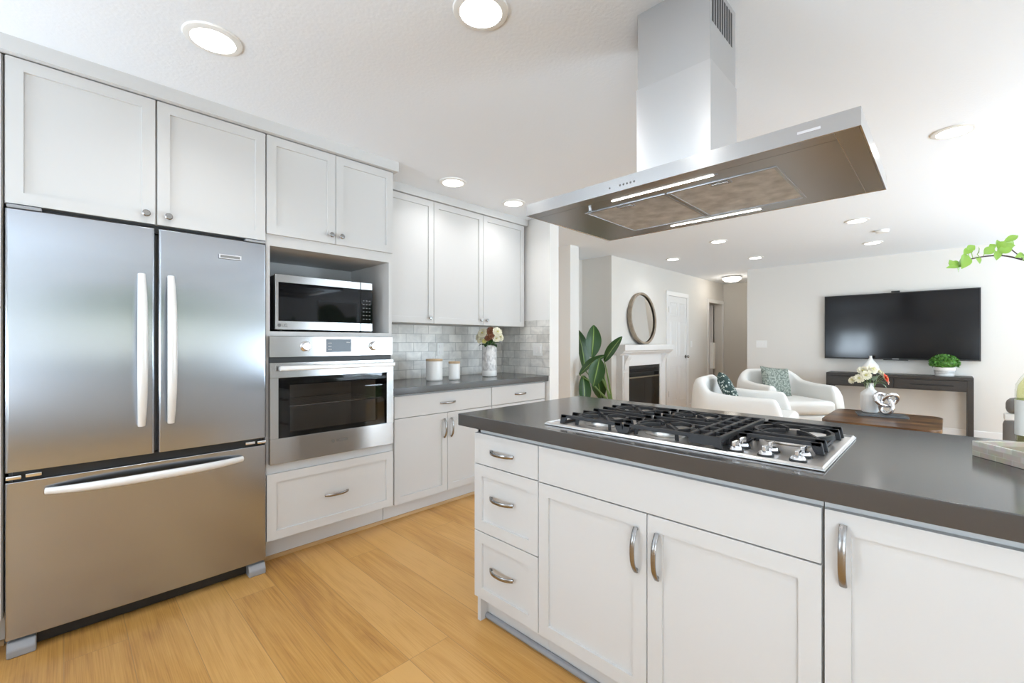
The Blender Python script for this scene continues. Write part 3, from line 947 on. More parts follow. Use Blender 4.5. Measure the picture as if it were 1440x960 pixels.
# filler strip by the return wall
# ------------------------------------------------------------------ island (fronts face -x)
RZ = -PI / 2
XI = 1.285
t = empty('island_cabinet', (XI + .02, 1.501, 0), 'white island cabinet with three stacked drawers at the far end', 'cabinet', RZ)
c = MB(); c.box(.004, .377, 0, .60, .117, .864).box(.0, .020, .0, .60, 0.0, .864)
c.prism([(.045, .0), (.045, .117), (.56, .117), (.56, 0)], 'x', .02, .377); c.build('carcass', M['cab'], t)
d = shaker('drawer', .001, .377 - G, .709, .843, t, flat=True); pull(d, .178, .775, .135)
d = shaker('drawer', .001, .377 - G, .414, .705, t); pull(d, .178, .577, .135)
d = shaker('drawer', .001, .377 - G, .118, .410, t); pull(d, .178, .272, .135)
t = empty('island_cabinet', (XI + .02, 1.123, 0), 'white island cabinet with two doors under the cooktop', 'cabinet', RZ)
c = MB(); c.box(0, .909, 0, .60, .117, .864).box(0, .909, .045, .56, 0, .117); c.build('carcass', M['cab'], t)
shaker('false_front', G, .909 - G, .707, .843, t, flat=True)
d = shaker('door', G, .452 - G, .118, .703, t); pull(d, .417, .583, .142, True)
d = shaker('door', .452 + G, .909 - G, .118, .703, t); pull(d, .488, .583, .142, True)
t = empty('island_cabinet', (XI + .02, .213, 0), 'white island cabinet with one full-height door at right edge', 'cabinet', RZ)
c = MB(); c.box(.001, .60, 0, .60, .117, .864).box(.001, .60, .045, .56, 0, .117); c.build('carcass', M['cab'], t)
d = shaker('door', .002 + G, .598, .118, .843, t, .07); pull(d, .041, .744, .142, True)
ct = MB().box(1.258, 2.185, -.62, 1.585, .866, .920, .004).build('island_countertop', M['quartz'])
tag(ct, 'large dark grey quartz island countertop under the cooktop', 'countertop')
# floor strip under the island toe space
struct('trim_5', MB().cyl((1.342, 1.479, .013), (1.342, -.4, .013), .013, n=12), M['grey_pl'])

# cooktop
ck = empty('gas_cooktop', (1.326, 1.128, .920), 'stainless steel gas cooktop with black iron grates set in the island', 'cooktop', RZ)
CW, CD = .913, .535
p = MB()
p.box(0, CW, 0, CD, .0005, .006, .002)
rim = [(0.008, .008), (CW - .008, .008), (CW - .008, CD - .008), (.008, CD - .008)]
p.sweep([(x, y, .0065) for x, y in rim], [(.0045, -.003), (.0045, .003), (0, .009), (-.004, .009), (-.004, -.009), (0, -.009)], (0, 0, 1), True)
p.build('steel_pan', M['steel_y'], ck)
BURN = [(.185, .135, .040), (.175, .40, .030), (.435, .135, .040), (.435, .40, .034), (.775, .325, .055)]
for bx, by, r_ in BURN:
    q = MB().lathe([(r_ * 1.7, .006), (r_ * 1.65, .009), (r_ * 1.2, .010), (r_ * 1.15, .020), (r_ * 1.02, .023), (0, .023)], 36, (bx, by, 0))
    bo = q.build('burner', M['steel_y'], ck)
    MB().lathe([(r_ * 1.04, .0231), (r_ * 1.06, .027), (r_ * .9, .0315), (0, .032)], 36, (bx, by, 0)).build('burner_cap', M['iron'], bo)


def grate(x0, x1, y0, y1, burners, bars, ladder=None):
    mb = MB()
    ZT, TH, HB = .041, .010, .012
    def bar(xa, xb, y, feet=(True, True)):
        mb.prism([(xa, ZT), (xb, ZT), (xb - .002, ZT - HB), (xa + .002, ZT - HB)], 'y', y - TH / 2, y + TH / 2, .0015)
        for xx, k in ((xa, 0), (xb, 1)):
            if feet[k]:
                sgn = 1 if k == 0 else -1
                mb.prism([(xx, ZT - .003), (xx + sgn * .003, ZT), (xx + sgn * .028, ZT), (xx + sgn * .022, .018), (xx + sgn * .013, .0065), (xx - sgn * .006, .0065)], 'y', y - TH / 2, y + TH / 2, .0012)
    for i in range(bars):
        y = y0 + (y1 - y0) * i / (bars - 1)
        cuts = []
        for bx, by, r_ in burners:
            R = r_ + .056
            if abs(y - by) < R - .012:
                hw = math.sqrt(R * R - (y - by) ** 2)
                cuts.append((bx - hw, bx + hw))
        cuts.sort()
        cur, first = x0, True
        for a, b__ in cuts:
            if a - cur > .02: bar(cur, a, y, (first, False))
            cur, first = b__, False
        if x1 - cur > .02: bar(cur, x1, y, (first, True))
        elif not cuts: pass
    for bx, by, r_ in burners:
        R = r_ + .050
        mb.sweep([(bx + R * math.cos(a * PI / 14), by + R * math.sin(a * PI / 14), ZT - .007) for a in range(28)], [(.006, -.0045), (.006, .0045), (-.006, .0045), (-.006, -.0045)], (0, 0, 1), True)
        for a in (PI / 4, 3 * PI / 4, 5 * PI / 4, 7 * PI / 4):
            p0 = Vector((bx + R * math.cos(a), by + R * math.sin(a), ZT - .006)); p1 = Vector((bx + r_ * .45 * math.cos(a), by + r_ * .45 * math.sin(a), ZT - .002))
            mb.sweep([p0, p0.lerp(p1, .5) + Vector((0, 0, .004)), p1], [(.006, -.0042), (.006, .0042), (-.006, .0042), (-.006, -.0042)], (0, 0, 1))
            q = p0 + Vector((math.cos(a), math.sin(a), 0)) * .010
            mb.sweep([p0, q, q + Vector((.004 * math.cos(a), .004 * math.sin(a), -.034))], [(.006, -.0042), (.006, .0042), (-.006, .0042), (-.006, -.0042)], (-math.sin(a) * .01, math.cos(a) * .01, 1))
    if ladder:
        for xx in ladder:
            mb.box(xx - .006, xx + .006, y0 - .004, y1 + .004, .026, ZT, .0015)
        mb.box(ladder[0], ladder[-1], y0 - .006, y0 + .006, .012, ZT, .0015)
        mb.box(ladder[0], ladder[-1], y1 - .006, y1 + .006, .012, ZT, .0015)
    for xx in ((x0 + .012, x1 - .012)):
        mb.box(xx - .005, xx + .005, y0, y1, .007, .018, .0012)
    return mb.build('grate', M['iron'], ck)


grate(.052, .318, .045, .490, BURN[0:2], 7)
grate(.326, .648, .045, .490, BURN[2:4], 7, (.556, .602, .645))
grate(.662, .880, .165, .490, BURN[4:5], 7)
for kx in (.690, .768, .846):
    for ky in (.048, .112):
        q = MB().lathe([(0, .006), (.021, .006), (.021, .010), (.0195, .012), (0, .0125)], 24, (kx, ky, 0))
        q2 = MB().lathe([(.0185, .0125), (.0165, .017), (.0145, .020), (0, .021)], 24, (kx, ky, 0))
        q2.box(kx - .005, kx + .005, ky - .0165, ky + .0165, .018, .036, .002)
        ko = q2.build('knob', M['chrome'], ck)
        q.build('knob_base', M['black'], ko)

# ------------------------------------------------------------------ range hood
hd_ = empty('range_hood', (1.617, .676, 1.752), 'stainless steel island range hood hanging from the ceiling over cooktop', 'range hood', RZ)
HWD, HDP = .5335, .307     # local x along the island, local y away from the viewer's side
cp_ = MB()
sh_ = [(-HWD, -HDP), (HWD, -HDP), (HWD, HDP), (-HWD, HDP)]
t = bmesh.new()
rings = []
for ins, z in ((0.0, 0.0), (0, .045), (.02, .050), (.10, .054)):
    rings.append([t.verts.new((x + (-ins if x > 0 else ins), y + (-ins if y > 0 else ins), z)) for x, y in sh_])
inner = []
for (ix, iy), z in (((.004, .004), 0.0), ((.0055, .0055), .0025)):
    inner.append([t.verts.new((x + (-ix if x > 0 else ix), y + (-iy if y > 0 else iy), z)) for x, y in sh_])
allr = list(reversed(inner)) + rings
for A, B in zip(allr, allr[1:]):
    for k in range(4):
        t.faces.new((A[k], A[(k + 1) % 4], B[(k + 1) % 4], B[k]))
t.faces.new(rings[-1]); t.faces.new(list(reversed(inner[-1])))
bmesh.ops.recalc_face_normals(t, faces=t.faces)
cp_._merge(t)
can = cp_.build('canopy', M['steel_h'], hd_, 12)
ch = MB(); ch.box(-.132, .132, -.147, .100, .050, .412, .0012); ch.build('chimney_sleeve', M['steel_v'], hd_)
cu = MB(); cu.box(-.129, .129, -.144, .097, .30, KZ - 1.752 - .001, .001); cu_o = cu.build('chimney_top', M['steel_t'], hd_)
vs = MB()
for i in range(9):
    y = -.128 + i * .022
    vs.box(.1285, .1297, y, y + .013, .545, .665)
vs.build('vent_slots', M['black'], cu_o)
# underside panel with its seams, filters, light strips
up_ = MB()
up_.box(-HWD + .006, .480, -.249, HDP - .006, .0012, .004)
up_.box(.482, HWD - .006, -HDP + .006, HDP - .006, .0012, .004)
up_.box(-HWD + .006, .480, -HDP + .006, -.2505, .0012, .004)
up_.build('underside_panel', M['steel_u'], hd_)
for x0, x1 in ((-.344, -.012), (-.006, .326)):
    fo = MB().box(x0 + .009, x1 - .009, -.162, .203, .0002, .003, .0005).build('filter', M['mesh'], hd_)
    fr = MB()
    fr.box(x0, x1, -.172, -.163, -.002, .004, .001).box(x0, x1, .204, .213, -.002, .004, .001)
    fr.box(x0, x0 + .009, -.163, .204, -.002, .004, .001).box(x1 - .009, x1, -.163, .204, -.002, .004, .001)
    fr.build('filter_frame', M['steel_u'], fo)
    cx = (x0 + x1) / 2
    la = MB(); la.box(cx - .032, cx + .032, -.158, -.128, -.0012, .001, .0005); la.box(cx - .024, cx + .024, -.152, -.134, -.004, -.001, .001); la.build('filter_latch', M['nickel'], fo)
for y in (-.227, .253):
    ls = MB().box(-.186, .170, y - .004, y + .004, -.001, .003, .0008).build('light_strip', M['strip'], hd_)
    MB().box(.171, .182, y - .004, y + .004, -.001, .003, .0008).build('end_cap', M['grey_pl'], ls)
MB().cyl((-.30, -.20, .002), (-.30, -.20, -.006), .006, n=14).build('panel_catch', M['chrome'], hd_)
bt = MB()
for i in range(5): bt.cyl((-.105 + i * .013, -HDP - .0006, .018), (-.105 + i * .013, -HDP + .001, .018), .0035, n=10)
bt.cyl((-.145, -HDP - .0006, .018), (-.145, -HDP + .001, .018), .003, n=10)
bt.build('buttons', M['ink'], can)
MB().box(.405, .455, -HDP - .0008, -HDP + .001, .018, .025, .0003).build('badge', M['chrome'], can)
# ------------------------------------------------------------------ ceiling lights
def downlight(x, y, z, label, group=None):
    t = empty('recessed_light', (x, y, z), label, 'ceiling light')
    if group: t['group'] = group
    MB().lathe([(.076, -.010), (.078, -.0105), (.098, -.006), (.101, -.001), (.101, 0), (.076, 0)], 40).build('trim_ring', M['white_pl'], t)
    MB().lathe([(0, -.0085), (.0765, -.0085), (.0765, -.003), (0, -.003)], 40).build('lens', M['glow'], t)
    d = bpy.data.lights.new('bulb', 'AREA')
    d.shape = 'DISK'; d.size = .14; d.energy = CAN; d.color = (1, 1, 1)
    d.spread = math.radians(140)
    o = bpy.data.objects.new('bulb', d)
    C.objects.link(o); o.parent = t; o.location = (0, 0, -.0125)
    return t


downlight(.414, 2.063, KZ, 'round recessed ceiling light in front of the refrigerator cabinets')
downlight(1.056, 1.198, KZ, 'round recessed ceiling light at the top edge, left of the hood chimney')
downlight(.42, .90, KZ, 'round recessed ceiling light overhead, nearest the viewer, out of the picture above')
downlight(2.04, 2.628, KZ, 'round recessed ceiling light above the single-door wall cabinet')
downlight(2.706, 2.648, KZ, 'round recessed ceiling light above the two-door wall cabinet, beside hood tip')
downlight(3.61, -.03, LZ, 'round recessed ceiling light at far right, beyond the hood corner')
downlight(5.58, .64, LZ, 'round recessed ceiling light before the television, the one nearer the hood')
downlight(6.95, .645, LZ, 'round recessed ceiling light closest to the television')
downlight(6.99, 1.96, LZ, 'round recessed ceiling light above the farther white armchair, before the hallway')
downlight(5.55, 1.965, LZ, 'round recessed ceiling light above the nearer white armchair')
downlight(6.27, 2.86, LZ, 'round recessed ceiling light in front of the round mirror')
t = empty('dome_light', (8.73, 2.85, LZ), 'lit glass dome ceiling light in the hallway', 'ceiling light')
MB().lathe([(0, 0), (.17, 0), (.172, -.018), (.165, -.022), (0, -.022)], 36).build('metal_base', M['nickel'], t)
MB().lathe([(.160, -.022), (.150, -.055), (.115, -.082), (.06, -.097), (0, -.102)], 36).build('glass_dome', M['dome'], t)
d = bpy.data.lights.new('bulb', 'POINT'); d.energy = 1.4; d.color = (1, .93, .82); d.shadow_soft_size = .1
o = bpy.data.objects.new('bulb', d); C.objects.link(o); o.parent = t; o.location = (0, 0, -.2)
tag(MB().lathe([(0, 0), (.06, 0), (.06, -.018), (.05, -.028), (0, -.03)], 32, (6.26, .50, LZ)).build('smoke_detector', M['white_pl']), 'small white round smoke detector on the ceiling before the television', 'smoke detector')

# ------------------------------------------------------------------ things on the back counter
def canister(x, y, r, h, label):
    t = empty('canister', (x, y, .930), label, 'canister')
    prof = [(0, .001), (r * .93, .001), (r, .008)]
    k = 14
    for i in range(k):
        z = .012 + (h - .03) * i / (k - 1)
        prof.append((r * (1.0 + (.006 if i % 2 else 0)), z))
    prof += [(r, h - .012), (r * .98, h - .01), (0, h - .01)]
    MB().lathe(prof, 36).build('pot', M['white_cer'], t)
    MB().lathe([(0, h - .0095), (r * .99, h - .0095), (r * 1.03, h - .006), (r * 1.03, h + .004), (r * 1.0, h + .007), (0, h + .007)], 36).build('lid', M['bamboo'], t)
    return t


canister(2.126, 2.986, .0665, .170, 'larger white ceramic canister with wooden lid on the back counter')
canister(2.308, 2.955, .0475, .145, 'smaller white ceramic canister with wooden lid on the back counter')

t = empty('ceramic_vase', (2.75, 3.0, .930), 'tall white cylindrical vase with grey etching on the back counter', 'vase')
MB().lathe([(0, .001), (.058, .001), (.0655, .010), (.067, .055), (.067, .278), (.064, .286), (.060, .286), (.060, .05), (0, .05)], 40).build('body', M['etched'], t)
MB().lathe([(.0673, .006), (.0685, .02), (.0685, .050), (.0673, .056)], 40).build('base_band', M['white_cer'], t)


def petal_flower(mb, c, R, n=14, layers=3, up=(0, 0, 1)):
    q = Vector((0, 0, 1)).rotation_difference(Vector(up).normalized()).to_matrix()
    for l in range(layers):
        tilt = .25 + l * .42
        rr = R * (1 - l * .22)
        for k in range(n - l * 3):
            a = 2 * PI * (k + .5 * l) / (n - l * 3) + random.uniform(-.1, .1)
            rows = []
            for i in range(5):
                s = i / 4
                wd = rr * .26 * math.sin(PI * (.12 + .8 * s)) + .001
                rad = rr * s * math.cos(tilt * s)
                z = rr * s * math.sin(tilt) - .1 * rr * s * s
                rows.append([Vector(c) + q @ Vector((rad * math.cos(a) - o_ * wd * math.sin(a), rad * math.sin(a) + o_ * wd * math.cos(a), z + abs(o_) * wd * .35)) for o_ in (-1, 0, 1)])
            mb.grid(rows)
    return mb


def leaf(mb, base, tip, width, up=(0, 0, 1), sag=.15, n=8, fold=.25, shape=.9, pw=1.0):
    base, tip, up = Vector(base), Vector(tip), Vector(up)
    d = tip - base
    side = d.cross(up)
    if side.length < 1e-5: side = d.cross(Vector((1, 0, 0)))
    side.normalize()
    nn = side.cross(d).normalized()
    rows = []
    for i in range(n + 1):
        s = i / n
        wd = width * math.sin(PI * min(1, max(0, .03 + .96 * s)) ** shape) ** pw * .5
        p = base + d * s + nn * (sag * d.length * math.sin(PI * s))
        rows.append([p - side * wd + nn * wd * fold, p - side * wd * .5 + nn * wd * fold * .4, p, p + side * wd * .5 + nn * wd * fold * .4, p + side * wd + nn * wd * fold])
    mb.grid(rows)
    return mb


def bouquet(loc, label, cat, neck_z, blooms, leaves, seed):
    random.seed(seed)
    t = empty('flower_bouquet', loc, label, cat, THETA - PI / 2)
    for (x, y, z, R, mk) in blooms:
        up = Vector((x * 1.5, y * 1.2 - .13, .10))
        o = petal_flower(MB(), (x, y, z), R, up=up).build('flower', M[mk], t)
        MB().ball(Vector((x, y, z)) + up.normalized() * R * .28, R * .20, None, R * .14, 10, 8).build('flower_centre', M['petal_y'] if mk != 'petal_b' else M['petal_b'], o)
        MB().tube([(x * .15, y * .15, neck_z - .10), (x * .35, y * .35, neck_z), (x, y, z)], .0025, 6).build('stem', M['stem'], o)
    for (x, y, z, x2, y2, z2, wd, mk) in leaves:
        lm = leaf(MB(), (x, y, z), (x2, y2, z2), wd)
        lm.tube([(x * .3, y * .3, neck_z - .08), (x, y, z)], .002, 6)
        lm.build('leaf', M[mk], t)
    random.seed(99)
    return t


bl = [(-.088, -.02, .365, .046, 'petal_w'), (-.058, -.06, .395, .050, 'petal_w'), (-.075, -.055, .335, .040, 'petal_w'), (-.03, .03, .405, .045, 'petal_w'), (.005, -.06, .405, .036, 'petal_b'), (.012, -.03, .425, .034, 'petal_b'),
      (.018, -.075, .365, .036, 'petal_b'), (-.012, -.085, .35, .030, 'petal_b'), (.072, -.05, .405, .050, 'petal_w'), (.092, -.02, .360, .046, 'petal_w'), (.062, -.07, .345, .038, 'petal_w'), (.055, .03, .41, .045, 'petal_w'), (-.04, -.085, .322, .024, 'petal_y')]
lv = []
for k in range(12):
    a = k * 2 * PI / 12 + .2
    lv.append((.035 * math.cos(a), .035 * math.sin(a), .29, .105 * math.cos(a), .105 * math.sin(a), .305 + .04 * math.sin(3 * k), .05, 'leaf_d'))
bouquet((2.75, 3.0, .930), 'cream and rust flowers in the tall etched vase', 'flowers', .28, bl, lv, 3)

t = empty('power_outlet', (2.407, YB - .008, 1.18), 'white single wall outlet on the tiled back wall', 'outlet')
MB().box(-.036, .036, -.006, 0, -.058, .058, .002).build('cover_plate', M['white_pl'], t)
q = MB()
for z in (-.026, .026): q.box(-.016, .016, -.0085, -.005, z - .014, z + .014, .003)
q.build('socket', M['trim'], t)
t = empty('light_switch', (3.197, 2.80, 1.173), 'white double light switch on the tiled return wall', 'light switch', RZ)
MB().box(-.058, .058, -.006, 0, -.058, .058, .002).build('cover_plate', M['white_pl'], t)
for x in (-.024, .024): MB().box(x - .017, x + .017, -.010, -.006, -.033, .033, .002).build('rocker', M['trim'], t)
t = empty('light_switch', (8.10, YL, 1.21), 'white light switch on the wall right of the panelled door', 'light switch')
MB().box(-.036, .036, -.006, 0, -.058, .058, .002).build('cover_plate', M['white_pl'], t); MB().box(-.017, .017, -.010, -.006, -.033, .033, .002).build('rocker', M['trim'], t)
t = empty('light_switch', (WT, 2.18, 1.215), 'white triple light switch on the television wall by the hallway', 'light switch', RZ)
MB().box(-.08, .08, -.006, 0, -.058, .058, .002).build('cover_plate', M['white_pl'], t)
for x in (-.046, 0, .046): MB().box(x - .017, x + .017, -.010, -.006, -.033, .033, .002).build('rocker', M['trim'], t)
t = empty('power_outlet', (WT, 1.36, .36), 'white outlet low on the television wall beside armchair', 'outlet', RZ)
MB().box(-.036, .036, -.006, 0, -.058, .058, .002).build('cover_plate', M['white_pl'], t)
MB().box(-.016, .016, -.0085, -.005, -.04, .04, .003).build('socket', M['trim'], t)

# ------------------------------------------------------------------ fireplace, mirror
fp = empty('fireplace', (6.18, YL, 0), 'white fireplace with mantel shelf and black firebox', 'fireplace')
sr = MB()
sr.box(-.66, -.48, -.10, 0, 0, 1.06, .004).box(.48, .66, -.10, 0, 0, 1.06, .004).box(-.48, .48, -.10, 0, .90, 1.06, .004)
sr.box(-.63, -.51, -.108, -.098, .10, .82, .004).box(.51, .63, -.108, -.098, .10, .82, .004)
sr.build('surround', M['trim'], fp)
ms = MB()
ms.prism([(0, 1.06), (-.12, 1.06), (-.13, 1.075), (-.15, 1.085), (-.17, 1.10), (-.175, 1.115), (-.19, 1.12), (-.20, 1.13), (-.20, 1.20), (-.195, 1.207), (0, 1.207)], 'x', -.76, .76, .002)
ms.build('mantel_shelf', M['trim'], fp)
for sx in (-.57, .57):
    MB().prism([(-.10, 1.06), (-.175, 1.06), (-.165, 1.03), (-.135, .98), (-.118, .92), (-.112, .85), (-.10, .85)], 'x', sx - .055, sx + .055, .003).build('corbel', M['trim'], fp)
ip = MB(); ip.box(-.48, .48, -.02, 0, 0.0, .02)
fb = MB()
fb.box(-.48, -.46, -.085, -.002, .02, .90).box(.46, .48, -.085, -.002, .02, .90).box(-.46, .46, -.085, -.002, .86, .90).box(-.46, .46, -.085, -.002, .0, .06).box(-.46, .46, -.012, -.002, .06, .86)
fb.build('firebox', M['firebrick'], fp)
lo = MB()
for i in range(3): lo.box(-.455, .455, -.088, -.080, .79 + i * .025, .805 + i * .025)
lo.build('louvre', M['black'], fp)
MB().box(-.455, .455, -.098, -.078, .715, .735, .003).build('door_rail', M['brass'], fp)
for x0, x1 in ((-.455, -.002), (.002, .455)):
    g = MB().box(x0, x1, -.090, -.086, .065, .712).build('glass_door', M['smoked'], fp)
    xh = -.03 if x0 < -.1 else .03
    MB().tube([(xh, -.09, .16), (xh, -.115, .17), (xh, -.115, .29), (xh, -.09, .30)], .006, 8).build('handle', M['black'], g)

mi = empty('round_mirror', (6.19, YL - .085, 1.213), 'round mirror in a weathered wooden frame leaning above the mantel', 'mirror')
mi.rotation_euler = (-0.07, 0, 0)
R_ = .395
ry = Matrix.Rotation(PI / 2, 4, 'X')
MB().lathe([(R_ - .035, -.018), (R_, -.018), (R_, .035), (R_ - .012, .042), (R_ - .030, .036), (R_ - .035, .028)], 64, (0, .018, R_), ry).build('frame', M['mframe'], mi)
MB().lathe([(0, .012), (R_ - .034, .012), (R_ - .034, .004), (0, .004)], 64, (0, .018, R_), ry).build('mirror_glass', M['mirror'], mi)

# ------------------------------------------------------------------ tall plant in the alcove
pp = empty('potted_plant', (4.95, 3.05, 0), 'tall potted plant with broad dark green leaves beside the fireplace', 'plant')
MB().lathe([(0, 0), (.14, 0), (.17, .02), (.20, .34), (.205, .36), (.19, .36), (.185, .33), (0, .33)], 36).build('pot', M['white_cer'], pp)
MB().lathe([(0, .325), (.183, .325), (.183, .335), (0, .345)], 30).build('soil', M['soil'], pp)
O = pp.location


def bleaf(pb, pt, w_, up, db, dt, sag=.06, fold=.28):
    base, tip = at(*pb, db) - O, at(*pt, dt) - O
    lm = leaf(MB(), base, tip, w_, up, sag, 14, fold, .95, .68)
    root = Vector((random.uniform(-.06, .06), random.uniform(-.06, .06), .33))
    mid = root.lerp(base, .5) + Vector((0, 0, .10))
    lo_ = lm.build('leaf', M['bop'], pp)
    MB().tube([root, root.lerp(mid, .6), mid.lerp(base, .5), base], .011, 8, [1.2, 1, .8, .55]).build('stem', M['stem'], lo_)


VD = Vector((-math.cos(THETA), -math.sin(THETA), 0))   # towards the viewer
bleaf((832, 502), (835, 457), .205, VD + Vector((.1, 0, .1)), 5.75, 5.80)           # upright broad leaf
bleaf((850, 508), (875, 473), .13, VD + Vector((-.6, .3, .6)), 5.5, 5.35, .05)     # leaf rising right
bleaf((815, 527), (853, 499), .13, VD + Vector((-.3, .3, 1.2)), 5.55, 5.5, .10)    # arching across
bleaf((843, 505), (834, 543), .20, VD + Vector((0, 0, .5)), 5.4, 5.35, .04)        # hanging front leaf
bleaf((822, 520), (811, 462), .20, VD + Vector((.5, -.3, 0)), 5.95, 5.95)          # left, cut by the wall
bleaf((820, 528), (822, 572), .17, VD + Vector((.3, 0, .3)), 5.6, 5.55, .04)       # low left
bleaf((838, 520), (846, 562), .19, VD + Vector((-.3, .1, .2)), 5.75, 5.75, .03)    # low right behind

# ------------------------------------------------------------------ television, console
t = empty('television', (WT, .50, 1.005), 'large flat black television mounted on the far wall', 'television', RZ)
tw, th = .807, .925
MB().box(-tw, tw, -.070, -.035, 0, th, .003).build('housing', M['black'], t)
MB().box(-tw + .012, tw - .012, -.0725, -.069, .018, th - .012, .0005).build('screen', M['screen'], t)
MB().box(-.3, .3, -.036, 0, .25, .65).build('wall_mount', M['black'], t)
MB().box(-.045, .045, -.085, -.05, th, th + .022, .004).build('camera_bar', M['black'], t)
MB().box(-.13, .13, -.074, -.05, -.010, 0.002, .002).build('sensor_bar', M['black'], t)
MB().box(-.035, .035, -.0735, -.0722, .006, .013).build('logo_plate', M['lightmark'], t)

cn = empty('console_table', (7.88, .50, 0), 'long dark wood console table under the television', 'table', RZ)
cw = .735
q = MB(); q.box(-cw, cw, -.19, .185, .775, .815, .006); q.build('tabletop', M['darkwood'], cn)
q = MB(); q.box(-cw + .008, cw - .008, -.172, .175, .635, .775, .002); ap = q.build('apron', M['darkwood'], cn)
for x0, x1 in ((-cw + .02, -.008), (.008, cw - .02)):
    dw = MB().box(x0, x1, -.182, -.170, .648, .765, .002).build('drawer', M['darkwood'], cn)
    xc = (x0 + x1) / 2
    MB().box(xc - .20, xc + .20, -.190, -.182, .70, .715, .003).build('handle', M['black'], dw)
for sx in (-1, 1):
    for y0 in (-.185, .125):
        x0, x1 = sorted((sx * cw, sx * (cw - .055)))
        MB().box(x0, x1, y0, y0 + .055, 0, .775, .003).build('leg', M['darkwood'], cn)

bx = empty('topiary_pot', (7.86, .02, .815), 'small round green shrub in a striped white pot on the console', 'plant')
MB().lathe([(0, 0), (.085, 0), (.09, .006), (.103, .10), (.106, .112), (.098, .112), (.094, .10), (0, .10)], 36).build('pot', M['white_cer'], bx)
sb = MB()
for z in (.035, .05, .065): sb.lathe([(.0935 + (z - .035) * .14, z), (.0955 + (z - .035) * .14, z + .004), (.0945 + (z - .035) * .14, z + .008)], 36)
sb.build('pot_stripes', M['slate'], bx)
fo = MB(); random.seed(11)
fo.ball((0, 0, .165), .115, .115, .08, 16, 10)
for i in range(420):
    a, u_ = random.uniform(0, 2 * PI), random.uniform(-.45, 1)
    rr = math.sqrt(1 - u_ * u_)
    nrm = Vector((rr * math.cos(a), rr * math.sin(a), u_))
    pc = Vector((nrm.x * .12, nrm.y * .12, .165 + nrm.z * .088))
    dirv = (nrm + Vector((random.uniform(-.8, .8), random.uniform(-.8, .8), random.uniform(-.3, .9)))).normalized()
    leaf(fo, pc, pc + dirv * .034, .020, nrm, .1, 2)
fo.build('foliage', M['box_leaf'], bx)
tag(MB().lathe([(0, .001), (.06, .001), (.085, .03), (.093, .07), (.085, .11), (.055, .15), (.028, .185), (.016, .215), (.014, .232), (.019, .24), (.012, .243), (0, .243)], 36, (7.86, .93 - .18, .815)).build('teardrop_vase', M['white_cer']), 'white teardrop bottle vase on the console behind the flowers', 'vase')

# ------------------------------------------------------------------ coffee table and its decor
cf = empty('coffee_table', (6.02, .48, 0), 'low wooden coffee table with rounded corners before the television', 'table')
def rrect(hx, hy, r, n=8):
    o = []
    for cx, cy, a0 in ((hx - r, hy - r, 0), (-hx + r, hy - r, PI / 2), (-hx + r, -hy + r, PI), (hx - r, -hy + r, 3 * PI / 2)):
        o += [(cx + r * math.cos(a0 + k * PI / 2 / n), cy + r * math.sin(a0 + k * PI / 2 / n)) for k in range(n + 1)]
    return o
MB().prism(rrect(.54, .455, .13), 'z', .41, .45, .006).build('tabletop', M['hardwood'], cf)
for sx in (-1, 1):
    for sy in (-1, 1):
        MB().cyl((sx * .42, sy * .34, 0), (sx * .38, sy * .31, .41), .018, .028, 16).build('leg', M['darkwood'], cf)
sl = MB().box(-.21, .21, -.12, .12, .0005, .022, .004, mtx=Matrix.Translation((6.17, .50, .45)) @ Matrix.Rotation(math.radians(-78), 4, 'Z')).build('slate_board', M['slate'])
tag(sl, 'grey slate board on the coffee table under vase and sculpture', 'board')
t = empty('fluted_vase', (6.22, .60, .4725), 'white fluted bottle vase on the slate board', 'vase')
MB().lathe([(0, 0), (.055, 0), (.07, .012), (.083, .07), (.085, .19), (.078, .215), (.05, .245), (.034, .265), (.031, .315), (.034, .325), (.027, .325), (.026, .27), (0, .26)], 60, flute=(20, .02)).build('body', M['white_cer'], t)
bl = [(-.13, -.02, .375, .055, 'petal_w'), (-.085, -.05, .41, .055, 'petal_w'), (-.06, .02, .455, .058, 'petal_w'), (-.01, -.04, .475, .06, 'petal_w'), (-.15, .05, .35, .045, 'petal_w'), (.075, -.02, .45, .052, 'petal_w'),
      (.13, 0, .415, .056, 'petal_w'), (.10, -.08, .385, .048, 'petal_r'), (.125, -.07, .345, .038, 'petal_p'), (.04, .05, .46, .05, 'petal_w'), (.16, .02, .39, .045, 'petal_w')]
lv = [(.03, -.05, .35, .06, -.10, .43, .07, 'leaf_s'), (.0, -.05, .35, .0, -.11, .41, .07, 'leaf_s'), (-.05, 0, .35, -.19, -.01, .44, .05, 'leaf_d'), (.05, -.03, .34, .10, -.10, .27, .05, 'leaf_s'), (.06, -.03, .35, .12, -.09, .30, .045, 'leaf_s'),
      (.04, .03, .36, .13, .06, .38, .05, 'leaf_d'), (-.04, -.04, .35, -.08, -.10, .36, .05, 'leaf_d'), (-.03, .03, .36, -.10, .08, .40, .05, 'leaf_d')]
bouquet((6.22, .60, .4725), 'white and coral flowers in the fluted vase', 'flowers', .32, bl, lv, 5)
# chrome knot
kn = MB()
pts = []
for i in range(120):
    a = 2 * PI * i / 120
    u_ = math.sin(a) + 2 * math.sin(2 * a); v_ = math.cos(a) - 2 * math.cos(2 * a); w_ = -math.sin(3 * a)
    pts.append(Vector((w_ * .030, u_ * .034, v_ * .040 + .13)))
kn.tube(pts, .021, 14, None, True)
ko = kn.build('knot_sculpture', M['chrome']); ko.location = (6.11, .455, .4725 - .001); ko.rotation_euler = (0, 0, math.radians(15))
zmin = min((v.co.z for v in ko.data.vertices)); ko.location.z = .4725 - zmin
tag(ko, 'shiny chrome knot sculpture on the slate board', 'sculpture')


